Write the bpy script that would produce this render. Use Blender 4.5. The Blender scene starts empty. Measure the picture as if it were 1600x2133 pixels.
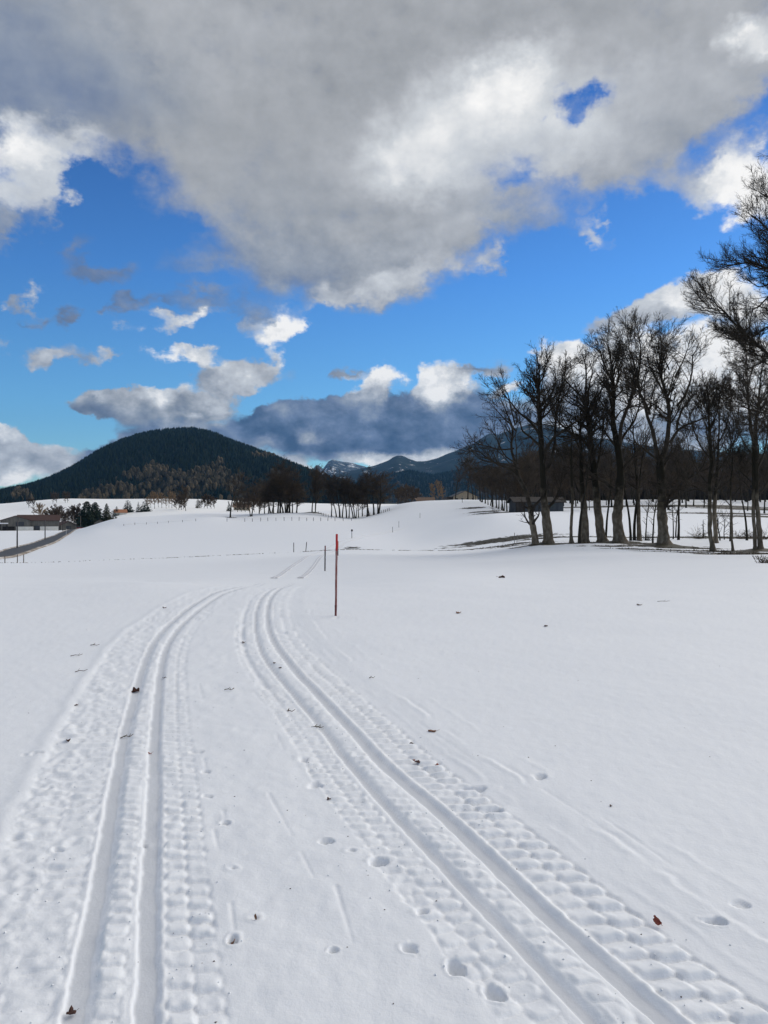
import bpy, math, random
import numpy as np

# ------------------------------------------------------------------ camera, world, sun, exposure
SC = bpy.context.scene
COL = SC.collection
EYE = 1.6            # eye height above the snow at the camera
F = 1600.0           # focal length in photo pixels (photo 1600 x 2133)
HZ = 1075.0          # photo row of the horizon

cam_data = bpy.data.cameras.new('camera')
cam = bpy.data.objects.new('camera', cam_data)
COL.objects.link(cam)
cam_data.sensor_fit = 'HORIZONTAL'
cam_data.sensor_width = 36.0
cam_data.lens = 36.0
cam_data.clip_start = 0.05
cam_data.clip_end = 60000.0
cam.location = (0, 0, EYE)
cam.rotation_euler = (math.radians(90.0 + math.degrees(math.atan((HZ - 1066.5) / F))), 0, 0)
SC.camera = cam

HAZE, HAZE_COL = 3.0e-5, (.20, .52, 1.0)   # density per metre, tint of the air
SUN_AZ, SUN_EL = 58.0, 29.0      # degrees clockwise from straight ahead, degrees up
vs = SC.view_settings
vs.view_transform = 'Standard'
vs.look = 'None'
vs.exposure = 0.0
vs.gamma = 1.0
vs.use_curve_mapping = False
SC.cycles.use_denoising = True
SC.cycles.max_bounces = 5
SC.cycles.diffuse_bounces = 3
SC.cycles.glossy_bounces = 2
SC.cycles.transmission_bounces = 2
SC.cycles.volume_bounces = 0
SC.cycles.sample_clamp_indirect = 4.0

sun_data = bpy.data.lights.new('sun', 'SUN')
sun = bpy.data.objects.new('sun', sun_data)
COL.objects.link(sun)
sun_data.energy = 2.95
sun_data.angle = math.radians(65.0)
sun_data.color = (1.0, 0.93, 0.82)
_a, _e = math.radians(SUN_AZ), math.radians(SUN_EL)
SUN_DIR = np.array([math.sin(_a) * math.cos(_e), math.cos(_a) * math.cos(_e), math.sin(_e)])
from mathutils import Vector, Matrix
sun.rotation_euler = Vector(SUN_DIR).to_track_quat('Z', 'Y').to_euler()
sun.location = (60, 40, 60)


# ---- small numpy noise library
def _hash(ix, iy, seed):
    h = (ix.astype(np.int64) * 374761393 + iy.astype(np.int64) * 668265263 + seed * 1442695041) & 0x7fffffff
    h = ((h ^ (h >> 13)) * 1274126177) & 0x7fffffff
    h = h ^ (h >> 16)
    return (h & 0xffff) / 65535.0


def vnoise(x, y, seed=0):
    x = np.asarray(x, float); y = np.asarray(y, float)
    ix = np.floor(x); iy = np.floor(y)
    fx = x - ix; fy = y - iy
    fx = fx * fx * (3 - 2 * fx); fy = fy * fy * (3 - 2 * fy)
    ix = ix.astype(np.int64); iy = iy.astype(np.int64)
    a = _hash(ix, iy, seed); b = _hash(ix + 1, iy, seed)
    c = _hash(ix, iy + 1, seed); d = _hash(ix + 1, iy + 1, seed)
    return (a * (1 - fx) + b * fx) * (1 - fy) + (c * (1 - fx) + d * fx) * fy


def fbm(x, y, seed=0, octaves=4, gain=0.5):
    s = 0.0; a = 1.0; t = 0.0
    for k in range(octaves):
        s = s + a * vnoise(x * 2 ** k + 17.3 * k, y * 2 ** k - 9.1 * k, seed + k)
        t += a; a *= gain
    return s / t


def sstep(a, b, x):
    t = np.clip((x - a) / (b - a), 0, 1)
    return t * t * (3 - 2 * t)


# ---- the sky: Nishita blue plus a layer of clouds placed by azimuth and elevation
SKY_STRENGTH = 0.1
CLOUD = [  # photo px centre, radii, tilt (deg), softness, amount, lightness, neutral grey
    # big grey deck
    (250, -60, 560, 330, 4, .6, 1, .56, .9), (820, 60, 700, 330, -4, .3, 1, .56, 1), (1350, 60, 560, 260, 4, .4, 1, .58, 1),
    (480, 310, 330, 165, 28, 1, 1, .55, 1), (760, 390, 300, 180, -12, 1, 1, .58, 1), (620, 470, 250, 110, 22, .9, .8, .55, .8),
    (100, 120, 300, 150, 14, .6, 1, .45, .3), (30, 170, 220, 90, 10, .8, .9, .42, .2),
    (420, 60, 300, 130, 8, .9, .8, .62, .9), (900, 170, 300, 120, -5, .9, .8, .51, 1), (1000, 60, 360, 90, 0, .9, .8, .55, 1),
    (860, 480, 230, 120, -25, .9, 1, .56, .9), (1230, 330, 300, 100, -8, .6, .9, .6, .8), (1420, 240, 260, 120, -20, .7, .9, .57, .8),
    (640, 560, 190, 70, 15, 1, .5, .45, .3), (820, 550, 130, 60, -18, .6, .9, .55, .7),
    (1000, 240, 260, 120, -25, .8, 1, .88, .9), (1040, 190, 130, 70, -35, .8, .9, 1.0, .9), (890, 320, 140, 70, -20, .9, .95, .95, .9),
    (1130, 290, 200, 80, -10, .8, .9, .86, .8), (1060, 330, 130, 60, 0, .9, .6, .74, .7), (1000, 400, 90, 60, 0, .8, .7, .62, .6),
    (1420, 160, 190, 70, 5, .9, .7, .67, .9), (1585, 68, 75, 38, 0, .9, .9, 1.0, 1), (1260, 180, 110, 40, -10, .9, .7, .74, .8),
    (940, 480, 95, 50, -30, .8, .7, .66, .8), (850, 340, 60, 40, -30, .9, .7, .9, .9),
    (760, 605, 110, 24, -14, .8, .9, .78, .7), (690, 632, 50, 14, -12, .9, .7, .75, .6), (870, 572, 70, 20, -22, .8, .8, .76, .7),
    (1010, 548, 48, 20, -22, .7, .8, .68, .5), (1040, 520, 22, 14, -40, .9, .8, .78, .5), (1030, 575, 22, 12, 0, .9, .5, .5, .3),
    (1100, 455, 140, 26, 6, 1, .38, .5, .2),
    # holes and blue bays in the deck
    (1218, 212, 54, 20, -22, 1.3, -.9, 0, 0), (1168, 240, 40, 17, 12, 1, -.8, 0, 0), (1195, 232, 40, 20, 0, 1, -.8, 0, 0), (1262, 192, 22, 10, -10, 1, -.5, 0, 0), (1600, 225, 66, 48, -25, 1, -.95, 0, 0), (1070, 365, 50, 30, 10, 1, -.6, 0, 0),
    (205, 380, 75, 42, 25, 1, -.85, 0, 0), (175, 355, 40, 24, 0, 1, -.7, 0, 0), (390, 470, 60, 22, 5, 1, -.6, 0, 0), (1180, 395, 90, 26, 5, 1, -.4, 0, 0), (1490, 300, 100, 36, -25, 1, -.6, 0, 0),
    # white cloud on the left edge
    (45, 320, 125, 58, 8, .6, 1, .9, .8), (150, 300, 75, 36, 12, .9, .8, .8, .6), (30, 410, 95, 44, -8, .6, .95, .82, .6), (85, 385, 60, 38, -20, .9, .7, .72, .5),
    (10, 475, 60, 34, -12, .8, .85, .46, .5), (85, 455, 26, 30, -30, .9, .4, .5, .2), (20, 290, 45, 30, 0, .9, .7, 1, .8),
    # grey wisps over the blue
    (205, 568, 80, 27, 3, .8, .62, .30, .3), (160, 520, 70, 22, -20, 1, .42, .34, .3), (420, 540, 120, 36, -5, 1, .45, .38, .2), (290, 632, 72, 26, -12, .9, .66, .31, .2), (230, 660, 34, 12, -24, .9, .55, .3, .2),
    (70, 680, 34, 11, -8, .8, .75, .24, .2), (145, 675, 40, 18, -10, .8, .72, .24, .2), (50, 632, 30, 22, -40, .9, .7, .46, .3), (100, 608, 46, 7, -8, .9, .6, .78, .6), (12, 630, 16, 7, 0, .9, .6, .75, .6),
    (480, 640, 110, 32, 6, 1, .42, .38, .2), (420, 615, 80, 26, 10, 1, .5, .38, .2), (540, 664, 40, 16, 0, .9, .25, .36, .2), (580, 590, 100, 40, 10, 1, .3, .45, .2),
    (380, 668, 74, 24, -14, .7, .85, .80, .6), (420, 655, 30, 14, -20, .9, .7, .92, .7), (508, 686, 30, 18, 0, .9, .55, .72, .4), (272, 682, 24, 9, -8, .9, .5, .72, .5),
    (582, 694, 58, 32, -24, .6, .98, .98, .9), (608, 680, 24, 18, -30, .9, .8, 1, .9), 
    (405, 745, 76, 26, -4, .65, .97, .84, .8), (400, 735, 40, 18, 0, .9, .8, .95, .8), (455, 738, 30, 14, 0, .9, .6, .8, .6), (560, 748, 18, 15, -35, .8, .5, .88, .7),
    (495, 790, 82, 34, -6, .7, .95, .62, .9), (440, 792, 50, 26, 0, .9, .8, .46, .6), (510, 775, 36, 20, 0, .9, .7, .78, .9), (505, 805, 40, 14, 0, .9, .7, .86, .9), (605, 780, 22, 20, -40, 1, .35, .4, .2),
    (95, 752, 76, 22, -6, .9, .62, .60, .5), (80, 768, 30, 12, 0, .9, .6, .72, .5), (222, 745, 42, 15, -12, .8, .7, .70, .6), (165, 760, 44, 12, -6, 1, .4, .5, .3), (4, 728, 24, 14, 0, .9, .5, .6, .4), (8, 788, 7, 5, 0, .9, .5, .3, .2),
    # long low cloud, lit along its top
    (320, 850, 182, 33, 3, .5, 1, .52, .9), (200, 850, 70, 18, 5, .8, .9, .33, .6), (345, 828, 60, 24, 0, .8, .9, .92, .9), (450, 842, 46, 26, -10, .8, .9, .76, .9), (390, 862, 90, 14, 2, .9, .8, .45, .8), (410, 868, 40, 8, 3, .9, .7, .84, .8), (270, 862, 60, 14, 0, .9, .7, .42, .6), (205, 828, 34, 10, -6, .9, .6, .66, .6),
    # dark blue band above the far mountains
    (340, 905, 130, 26, 4, .7, .95, .32, .3), (420, 890, 60, 12, 4, .9, .7, .66, .5), (205, 942, 62, 22, -22, .6, .95, .2, .1), (260, 915, 40, 14, -20, .9, .7, .3, .2), (480, 930, 90, 22, 5, .7, .9, .38, .3),
    (560, 895, 110, 36, -5, .6, 1, .16, 0), (545, 870, 40, 14, -10, .9, .8, .2, 0), (690, 890, 150, 62, -4, .5, 1, .20, .1), (840, 880, 190, 72, -2, .45, 1, .17, .1), (980, 880, 150, 68, 0, .6, 1, .22, .1), (720, 840, 70, 18, -16, .9, .8, .42, .3), (860, 845, 60, 16, 8, .9, .8, .4, .3), (590, 872, 50, 12, -12, .9, .7, .44, .3), (850, 905, 90, 12, 4, .9, .6, .3, .2), (620, 850, 40, 22, -20, .9, .7, .4, .2), (730, 920, 250, 22, 0, .7, 1, .13, 0),
    (640, 905, 30, 16, 0, .9, .7, .78, .6), (545, 932, 34, 9, 5, .9, .6, .6, .4), (775, 868, 32, 20, -10, .9, .6, .36, .2),
    (780, 796, 48, 36, -22, .6, .97, .97, .9), (770, 830, 40, 26, -10, .9, .7, .6, .4), (925, 795, 72, 44, 8, .6, 1, .99, .9), (930, 840, 34, 24, -40, .9, .8, .9, .8), (880, 800, 30, 24, 0, .9, .7, .8, .6), (1010, 772, 66, 16, -4, .8, .8, .48, .6), (700, 770, 46, 15, 0, .7, .85, .42, .5), (1062, 802, 26, 9, -14, .7, .95, .98, 1), (1030, 812, 22, 10, -18, .9, .6, .85, .8),
    # bright bank behind the trees on the right
    (1180, 742, 62, 32, 4, .5, 1, 1.0, 1), (1300, 800, 190, 86, 0, .5, 1, .97, 1), (1290, 740, 90, 40, -6, .7, .9, .9, .9), (1490, 790, 180, 90, 0, .5, 1, 1.0, 1), (1620, 800, 150, 110, 0, .6, 1, 1.0, 1), (1500, 715, 60, 40, 0, .8, .9, 1, 1), (1180, 850, 120, 60, 0, .8, .8, .5, .5), (1350, 910, 320, 50, 0, .7, .95, .52, .5), (1130, 905, 60, 14, -4, .9, .8, .9, .9), (1130, 942, 60, 14, 0, .9, .8, 1, 1),
    # tilted cloud and white patch upper right
    (1330, 660, 122, 36, -13, .55, .95, .66, .7), (1440, 628, 92, 44, -20, .5, 1, .86, .8), (1500, 605, 60, 34, -25, .7, .9, .98, .9), (1400, 670, 90, 18, -8, .9, .7, .55, .7), (1560, 640, 80, 50, 0, .7, .9, .9, .9),
    (1545, 375, 92, 58, -24, .55, 1, 1.0, .9), (1545, 430, 48, 42, 30, .7, .95, 1.0, .9), (1450, 395, 54, 40, -15, .9, .55, .74, .5), (1570, 330, 40, 30, -20, .9, .8, .95, .8), (1620, 420, 70, 60, 0, .9, .9, .95, .8),
    (1245, 478, 22, 32, -5, .9, .65, .78, .4), (1275, 500, 16, 12, 20, .9, .6, .72, .4), (1250, 455, 24, 10, 0, .9, .4, .7, .3),
    # low clouds on the left and along the horizon
    (50, 955, 125, 52, 8, .5, 1, .72, .8), (40, 920, 100, 18, 10, .8, .8, .84, .8), (60, 968, 90, 20, 8, .9, .8, .58, .6), (120, 970, 50, 20, 30, .9, .7, .8, .7), (12, 1010, 40, 18, -8, .7, .95, 1.0, 1), (0, 895, 20, 12, 0, .9, .8, .92, .9), (-120, 960, 180, 60, 0, .6, 1, .7, .8),
    (628, 966, 36, 14, 12, .8, .95, .95, .9), (600, 955, 34, 12, 0, .9, .7, .7, .5), (745, 958, 46, 14, 0, 1, .75, .76, .6), (690, 946, 90, 10, 0, .9, .5, .5, .3), (800, 958, 40, 14, 0, 1, .8, .84, .7), (900, 946, 110, 10, -2, .9, .75, .82, .6), (880, 960, 60, 8, 0, 1, .6, .7, .5),
    (1000, 930, 120, 16, 0, 1, .6, .3, .1),
]
AZ0, AZ1 = -30.0, 30.0
ROW_E = np.concatenate([np.arange(-0.5, 9.6, 0.36), np.arange(10.0, 24.0, 0.62), np.arange(24.6, 36.1, 1.05)])
NR, NC = len(ROW_E), 128


def sky_map():
    az = np.radians(np.linspace(AZ0, AZ1, NC))
    el = np.radians(ROW_E)
    A, E = np.meshgrid(az, el)
    x = 800 + F * np.tan(A)
    y = HZ - F * np.tan(E) / np.cos(A)
    k = 16.0
    wx = (fbm(x / 95, y / 70, 11, 4) - .5) * 2 * k * 1.6
    wy = (fbm(x / 95, y / 70, 23, 4) - .5) * 2 * k
    x = x + wx; y = y + wy
    D = np.zeros_like(x); L = np.full_like(x, .6); N = np.full_like(x, .7)
    for cx, cy, rx, ry, rot, soft, amt, li, ne in CLOUD:
        r = math.radians(rot)
        dx, dy = x - cx, y - cy
        u = (dx * math.cos(r) + dy * math.sin(r)) / rx
        v = (-dx * math.sin(r) + dy * math.cos(r)) / ry
        q = np.sqrt(u * u + v * v)
        a = 1 - sstep(max(0.0, 1 - soft), 1 + soft * .6, q)
        if 0 < amt < .8:
            amt = amt + .15
        if amt < 0:
            D = D * (1 + amt * a)
        else:
            a2 = a * amt
            w = a2 / np.maximum(a2 + D * (1 - a2), 1e-4)
            L = L * (1 - w) + li * w
            N = N * (1 - w) + ne * w
            D = D + (1 - D) * a2
    return D, L, N


def node(nt, typ, **kw):
    n = nt.nodes.new(typ)
    for k, v in kw.items():
        setattr(n, k, v)
    return n


def mnode(nt, op, a, b=None, clamp=False):
    n = nt.nodes.new('ShaderNodeMath')
    n.operation = op
    n.use_clamp = clamp
    for i, v in enumerate((a, b)):
        if v is None:
            continue
        if isinstance(v, (int, float)):
            n.inputs[i].default_value = v
        else:
            nt.links.new(v, n.inputs[i])
    return n.outputs[0]


def build_world():
    w = bpy.data.worlds.new('World')
    SC.world = w
    w.use_nodes = True
    nt = w.node_tree
    nt.nodes.clear()
    ln = nt.links.new
    geo = node(nt, 'ShaderNodeTexCoord')
    sep = node(nt, 'ShaderNodeSeparateXYZ')
    ln(geo.outputs['Generated'], sep.inputs[0])
    X, Y, Z = sep.outputs
    az = mnode(nt, 'MULTIPLY', mnode(nt, 'ARCTAN2', X, Y), 180 / math.pi)
    el = mnode(nt, 'MULTIPLY', mnode(nt, 'ARCSINE', Z), 180 / math.pi)
    # cloud coordinates, warped by noise so that edges are ragged
    cmb = node(nt, 'ShaderNodeCombineXYZ')
    ln(mnode(nt, 'SINE', mnode(nt, 'ARCTAN2', X, Y)), cmb.inputs[0])
    ln(mnode(nt, 'COSINE', mnode(nt, 'ARCTAN2', X, Y)), cmb.inputs[1])
    ln(mnode(nt, 'MULTIPLY', el, 1.35 * math.pi / 180), cmb.inputs[2])
    P = cmb.outputs[0]
    # feature size grows with elevation (a flat cloud layer seen from below)
    def noise(scale, detail, rough, vec=P, off=(0, 0, 0), dist=0.0):
        m = node(nt, 'ShaderNodeVectorMath', operation='ADD')
        ln(vec, m.inputs[0]); m.inputs[1].default_value = off
        n = node(nt, 'ShaderNodeTexNoise')
        n.noise_dimensions = '3D'
        n.inputs['Scale'].default_value = scale
        n.inputs['Detail'].default_value = detail
        n.inputs['Roughness'].default_value = rough
        n.inputs['Distortion'].default_value = dist
        ln(m.outputs[0], n.inputs['Vector'])
        return n
    n1 = noise(24, 6, .6)
    s1 = node(nt, 'ShaderNodeSeparateXYZ')
    ln(n1.outputs['Color'], s1.inputs[0])
    wa = mnode(nt, 'MULTIPLY', mnode(nt, 'SUBTRACT', s1.outputs[0], .5), 3.4)
    we = mnode(nt, 'MULTIPLY', mnode(nt, 'SUBTRACT', s1.outputs[1], .5), 2.6)
    amp = node(nt, 'ShaderNodeMapRange')
    ln(el, amp.inputs[0])
    amp.inputs[1].default_value = 0; amp.inputs[2].default_value = 14
    amp.inputs[3].default_value = .34; amp.inputs[4].default_value = 1.5
    waz = mnode(nt, 'ADD', az, mnode(nt, 'MULTIPLY', wa, amp.outputs[0]))
    wel = mnode(nt, 'ADD', el, mnode(nt, 'MULTIPLY', we, amp.outputs[0]))
    # fold the azimuth so that the same cloud cover goes on all round
    fold = mnode(nt, 'PINGPONG', mnode(nt, 'ADD', waz, -AZ0 + 3600.0), AZ1 - AZ0)
    t = mnode(nt, 'DIVIDE', fold, AZ1 - AZ0)
    rowc = node(nt, 'ShaderNodeFloatCurve')
    c = rowc.mapping.curves[0]
    lo, hi = float(ROW_E[0]), float(ROW_E[-1])
    # piecewise: use three map ranges instead of a sampled curve for exactness
    nt.nodes.remove(rowc)
    seg = []
    i1 = len(np.arange(-0.5, 9.6, 0.36)); i2 = i1 + len(np.arange(10.0, 24.0, 0.62))
    def mr(a, b, c0, c1):
        n = node(nt, 'ShaderNodeMapRange')
        n.clamp = True
        ln(wel, n.inputs[0])
        for k, v in zip((1, 2, 3, 4), (a, b, c0, c1)):
            n.inputs[k].default_value = v
        return n.outputs[0]
    k1, k2 = i1 - 1, i2 - 1
    r = mnode(nt, 'ADD', mr(lo, ROW_E[k1], 0, k1), mr(ROW_E[k1], ROW_E[k2], 0, k2 - k1))
    r = mnode(nt, 'ADD', r, mr(ROW_E[k2], hi, 0, NR - 1 - k2))
    D, L, N = sky_map()
    tv = node(nt, 'ShaderNodeCombineXYZ')
    for i in range(3):
        ln(t, tv.inputs[i])
    acc = None
    for j in range(NR):
        cu = node(nt, 'ShaderNodeRGBCurve')
        cu.mapping.use_clip = True
        for ch, arr in enumerate((D[j], L[j], N[j])):
            cv = cu.mapping.curves[ch]
            # keep only the points that a straight line does not already give
            keep = [0]
            for q in range(1, NC - 1):
                p = keep[-1]
                if q - p >= 6:
                    keep.append(q); continue
                mid = arr[p] + (arr[q + 1] - arr[p]) * (np.arange(p, q + 2) - p) / (q + 1 - p)
                if np.abs(mid - arr[p:q + 2]).max() > .02:
                    keep.append(q)
            keep.append(NC - 1)
            cv.points[0].location = (0, float(arr[0])); cv.points[1].location = (1, float(arr[-1]))
            for q in keep[1:-1]:
                pt = cv.points.new(q / (NC - 1), float(arr[q]))
            for pt in cv.points:
                pt.handle_type = 'VECTOR'
        cu.mapping.update()
        # each row waits for the one before it, so that the shader keeps few values alive at once
        tj, rj = tv.outputs[0], r
        if acc is not None:
            w1 = node(nt, 'ShaderNodeVectorMath', operation='MULTIPLY_ADD')
            ln(acc, w1.inputs[0]); w1.inputs[1].default_value = (1e-9, 1e-9, 1e-9); ln(tj, w1.inputs[2])
            tj = w1.outputs[0]
            w2 = node(nt, 'ShaderNodeMath', operation='MULTIPLY_ADD')
            ln(acc, w2.inputs[0]); w2.inputs[1].default_value = 1e-9; ln(r, w2.inputs[2])
            rj = w2.outputs[0]
        ln(tj, cu.inputs['Color'])
        wgt = mnode(nt, 'SUBTRACT', 1.0, mnode(nt, 'ABSOLUTE', mnode(nt, 'SUBTRACT', rj, float(j))), clamp=True)
        ma = node(nt, 'ShaderNodeVectorMath', operation='MULTIPLY_ADD')
        ln(cu.outputs[0], ma.inputs[0])
        wv = node(nt, 'ShaderNodeVectorMath', operation='SCALE')
        wv.inputs[0].default_value = (1, 1, 1)
        ln(wgt, wv.inputs['Scale'])
        ln(wv.outputs[0], ma.inputs[1])
        if acc is None:
            ma.inputs[2].default_value = (0, 0, 0)
        else:
            ln(acc, ma.inputs[2])
        acc = ma.outputs[0]
    sm = node(nt, 'ShaderNodeSeparateXYZ')
    ln(acc, sm.inputs[0])
    dens, light, neut = sm.outputs
    # cloud body noise; its slope towards the sun gives the puffy relief
    na = noise(15, 8, .6, off=(3.1, 0, 0))
    nb = noise(15, 8, .6, off=(3.1 + .016, 0, .016))
    nf = noise(9, 5, .55, off=(7.7, 2, 0))
    nv = mnode(nt, 'SUBTRACT', na.outputs[0], .5)
    edge = mnode(nt, 'ADD', dens, mnode(nt, 'MULTIPLY', nv, .95))
    al = node(nt, 'ShaderNodeMapRange')
    al.interpolation_type = 'SMOOTHSTEP'
    ln(edge, al.inputs[0])
    for i, (va, vb) in ((1, (.29, .17)), (2, (.74, .95))):      # crisp cumulus low down, soft deck overhead
        e_ = node(nt, 'ShaderNodeMapRange')
        ln(el, e_.inputs[0])
        e_.inputs[1].default_value = 9; e_.inputs[2].default_value = 17
        e_.inputs[3].default_value = va; e_.inputs[4].default_value = vb
        ln(e_.outputs[0], al.inputs[i])
    rel = mnode(nt, 'SUBTRACT', na.outputs[0], nb.outputs[0])
    relk = node(nt, 'ShaderNodeMapRange')     # soft deck overhead, crisp cumulus low down
    ln(el, relk.inputs[0])
    relk.inputs[1].default_value = 8; relk.inputs[2].default_value = 22
    relk.inputs[3].default_value = 1.25; relk.inputs[4].default_value = .24
    lit = mnode(nt, 'ADD', light, mnode(nt, 'MULTIPLY', rel, relk.outputs[0]))
    lit = mnode(nt, 'ADD', lit, mnode(nt, 'MULTIPLY', mnode(nt, 'SUBTRACT', nf.outputs[0], .5), .13))
    # thin edges of a cloud are lighter than its core
    def ramp(stops):
        n = node(nt, 'ShaderNodeValToRGB')
        e = n.color_ramp.elements
        e[0].position, e[0].color = stops[0][0], (*stops[0][1], 1)
        e[1].position, e[1].color = stops[-1][0], (*stops[-1][1], 1)
        for p, col in stops[1:-1]:
            x = e.new(p); x.color = (*col, 1)
        ln(lit, n.inputs[0])
        return n.outputs[0]
    blue = ramp([(0, (.045, .075, .15)), (.15, (.085, .125, .22)), (.35, (.17, .225, .36)), (.55, (.32, .37, .46)), (.8, (.66, .70, .76)), (1, (1.0, 1.0, 1.0))])
    grey = ramp([(0, (.06, .07, .10)), (.3, (.18, .19, .22)), (.5, (.335, .345, .36)), (.65, (.47, .48, .50)), (.82, (.66, .68, .70)), (1, (1.05, 1.03, 1.0))])
    mc = node(nt, 'ShaderNodeMix', data_type='RGBA')
    ln(neut, mc.inputs[0]); ln(blue, mc.inputs[6]); ln(grey, mc.inputs[7])
    sky = node(nt, 'ShaderNodeTexSky')
    sky.sky_type = 'NISHITA'
    sky.sun_disc = False
    sky.sun_elevation = math.radians(SUN_EL)
    sky.sun_rotation = math.radians(SUN_AZ)
    sky.altitude = 700
    sky.air_density = 1.0
    sky.dust_density = .3
    sky.ozone_density = 2.0
    tint = node(nt, 'ShaderNodeVectorMath', operation='MULTIPLY')
    ln(sky.outputs[0], tint.inputs[0])
    # deeper blue overhead, cyan towards the horizon (clear cold air)
    tr_ = node(nt, 'ShaderNodeMapRange'); ln(el, tr_.inputs[0])
    tr_.inputs[1].default_value = 0; tr_.inputs[2].default_value = 40
    tc_ = node(nt, 'ShaderNodeValToRGB'); ln(tr_.outputs[0], tc_.inputs[0])
    es = tc_.color_ramp.elements
    es[0].position, es[0].color = 0, (.74, 1.06, 1.12, 1)
    es[1].position, es[1].color = 1, (.22, .50, .95, 1)
    for p_, c_ in ((.2, (.60, 1.10, 1.42)), (.42, (.42, .90, 1.45)), (.7, (.27, .62, 1.15))):
        x_ = es.new(p_); x_.color = (*c_, 1)
    ln(tc_.outputs[0], tint.inputs[1])
    up = node(nt, 'ShaderNodeVectorMath', operation='SCALE')
    ln(mc.outputs[2], up.inputs[0]); up.inputs['Scale'].default_value = 1 / SKY_STRENGTH
    mx = node(nt, 'ShaderNodeMix', data_type='RGBA')
    ln(al.outputs[0], mx.inputs[0]); ln(tint.outputs[0], mx.inputs[6]); ln(up.outputs[0], mx.inputs[7])
    bg = node(nt, 'ShaderNodeBackground')
    ln(mx.outputs[2], bg.inputs[0]); bg.inputs[1].default_value = SKY_STRENGTH
    out = node(nt, 'ShaderNodeOutputWorld')
    ln(bg.outputs[0], out.inputs[0])
    w.cycles.sampling_method = 'MANUAL'
    w.cycles.sample_map_resolution = 256


build_world()


# ------------------------------------------------------------------ helpers
def new_mesh(name, verts, faces, mat=None, parent=None, smooth=True, attrs=None, loc=None):
    """One mesh object from numpy arrays: verts (n,3); faces a list of (m,k) index arrays."""
    verts = np.asarray(verts, np.float32).reshape(-1, 3)
    if not isinstance(faces, (list, tuple)):
        faces = [faces]
    faces = [np.asarray(f, np.int32) for f in faces if len(f)]
    me = bpy.data.meshes.new(name)
    me.vertices.add(len(verts))
    me.vertices.foreach_set('co', verts.ravel())
    loops = np.concatenate([f.ravel() for f in faces])
    tot = np.concatenate([np.full(len(f), f.shape[1], np.int32) for f in faces])
    start = np.concatenate([[0], np.cumsum(tot)[:-1]]).astype(np.int32)
    me.loops.add(len(loops))
    me.loops.foreach_set('vertex_index', loops)
    me.polygons.add(len(tot))
    me.polygons.foreach_set('loop_start', start)
    me.polygons.foreach_set('loop_total', tot)
    me.polygons.foreach_set('use_smooth', np.full(len(tot), smooth, bool))
    me.update(calc_edges=True)
    for k, v in (attrs or {}).items():
        at = me.attributes.new(k, 'FLOAT', 'POINT')
        at.data.foreach_set('value', np.asarray(v, np.float32))
    if mat:
        me.materials.append(mat)
    o = bpy.data.objects.new(name, me)
    COL.objects.link(o)
    if parent:
        o.parent = parent
    if loc is not None:
        o.location = loc
    return o


def tag(o, label=None, cat=None, group=None, kind=None):
    for k, v in (('label', label), ('category', cat), ('group', group), ('kind', kind)):
        if v:
            o[k] = v
    return o


def thing(name, loc, label, cat, group=None, rz=0.0):
    o = bpy.data.objects.new(name, None)
    COL.objects.link(o)
    o.location = loc
    o.rotation_euler = (0, 0, rz)
    return tag(o, label, cat, group)


def dup(root, loc, rz=0.0, scale=1.0, label=None, group=None):
    r = root.copy()
    COL.objects.link(r)
    r.location = loc
    r.rotation_euler = (0, 0, rz)
    r.scale = scale if isinstance(scale, tuple) else (scale,) * 3
    if label:
        r['label'] = label
    if group:
        r['group'] = group
    for ch in list(root.children):
        c = ch.copy()
        COL.objects.link(c)
        c.parent = r
        for g in list(ch.children):
            d = g.copy()
            COL.objects.link(d)
            d.parent = c
    return r


class Geo:
    """Collects simple solids and links them as ONE mesh object."""
    def __init__(self):
        self.v, self.f3, self.f4, self.n = [], [], [], 0

    def add(self, v, f):
        v = np.asarray(v, float)
        for q in f:
            (self.f4 if len(q) == 4 else self.f3).append([i + self.n for i in q])
        self.v.append(v)
        self.n += len(v)
        return self

    def box(self, x0, x1, y0, y1, z0, z1):
        v = [(x, y, z) for z in (z0, z1) for y in (y0, y1) for x in (x0, x1)]
        return self.add(v, [(0, 2, 3, 1), (4, 5, 7, 6), (0, 1, 5, 4), (2, 6, 7, 3), (0, 4, 6, 2), (1, 3, 7, 5)])

    def tube(self, pts, rad, sides=6, cap=True):
        pts = np.asarray(pts, float)
        rad = np.broadcast_to(rad, (len(pts),))
        v, f = tube_arrays(pts[None], np.asarray(rad)[None], sides)
        self.add(v, [tuple(q) for q in f])
        if cap:
            a = self.n - sides
            for i in range(1, sides - 1):
                self.f3.append([a, a + i, a + i + 1])
        return self

    def build(self, name, mat, parent=None, smooth=False, loc=None):
        fs = []
        if self.f4: fs.append(np.array(self.f4))
        if self.f3: fs.append(np.array(self.f3))
        return new_mesh(name, np.concatenate(self.v), fs, mat, parent, smooth, loc=loc)


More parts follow.
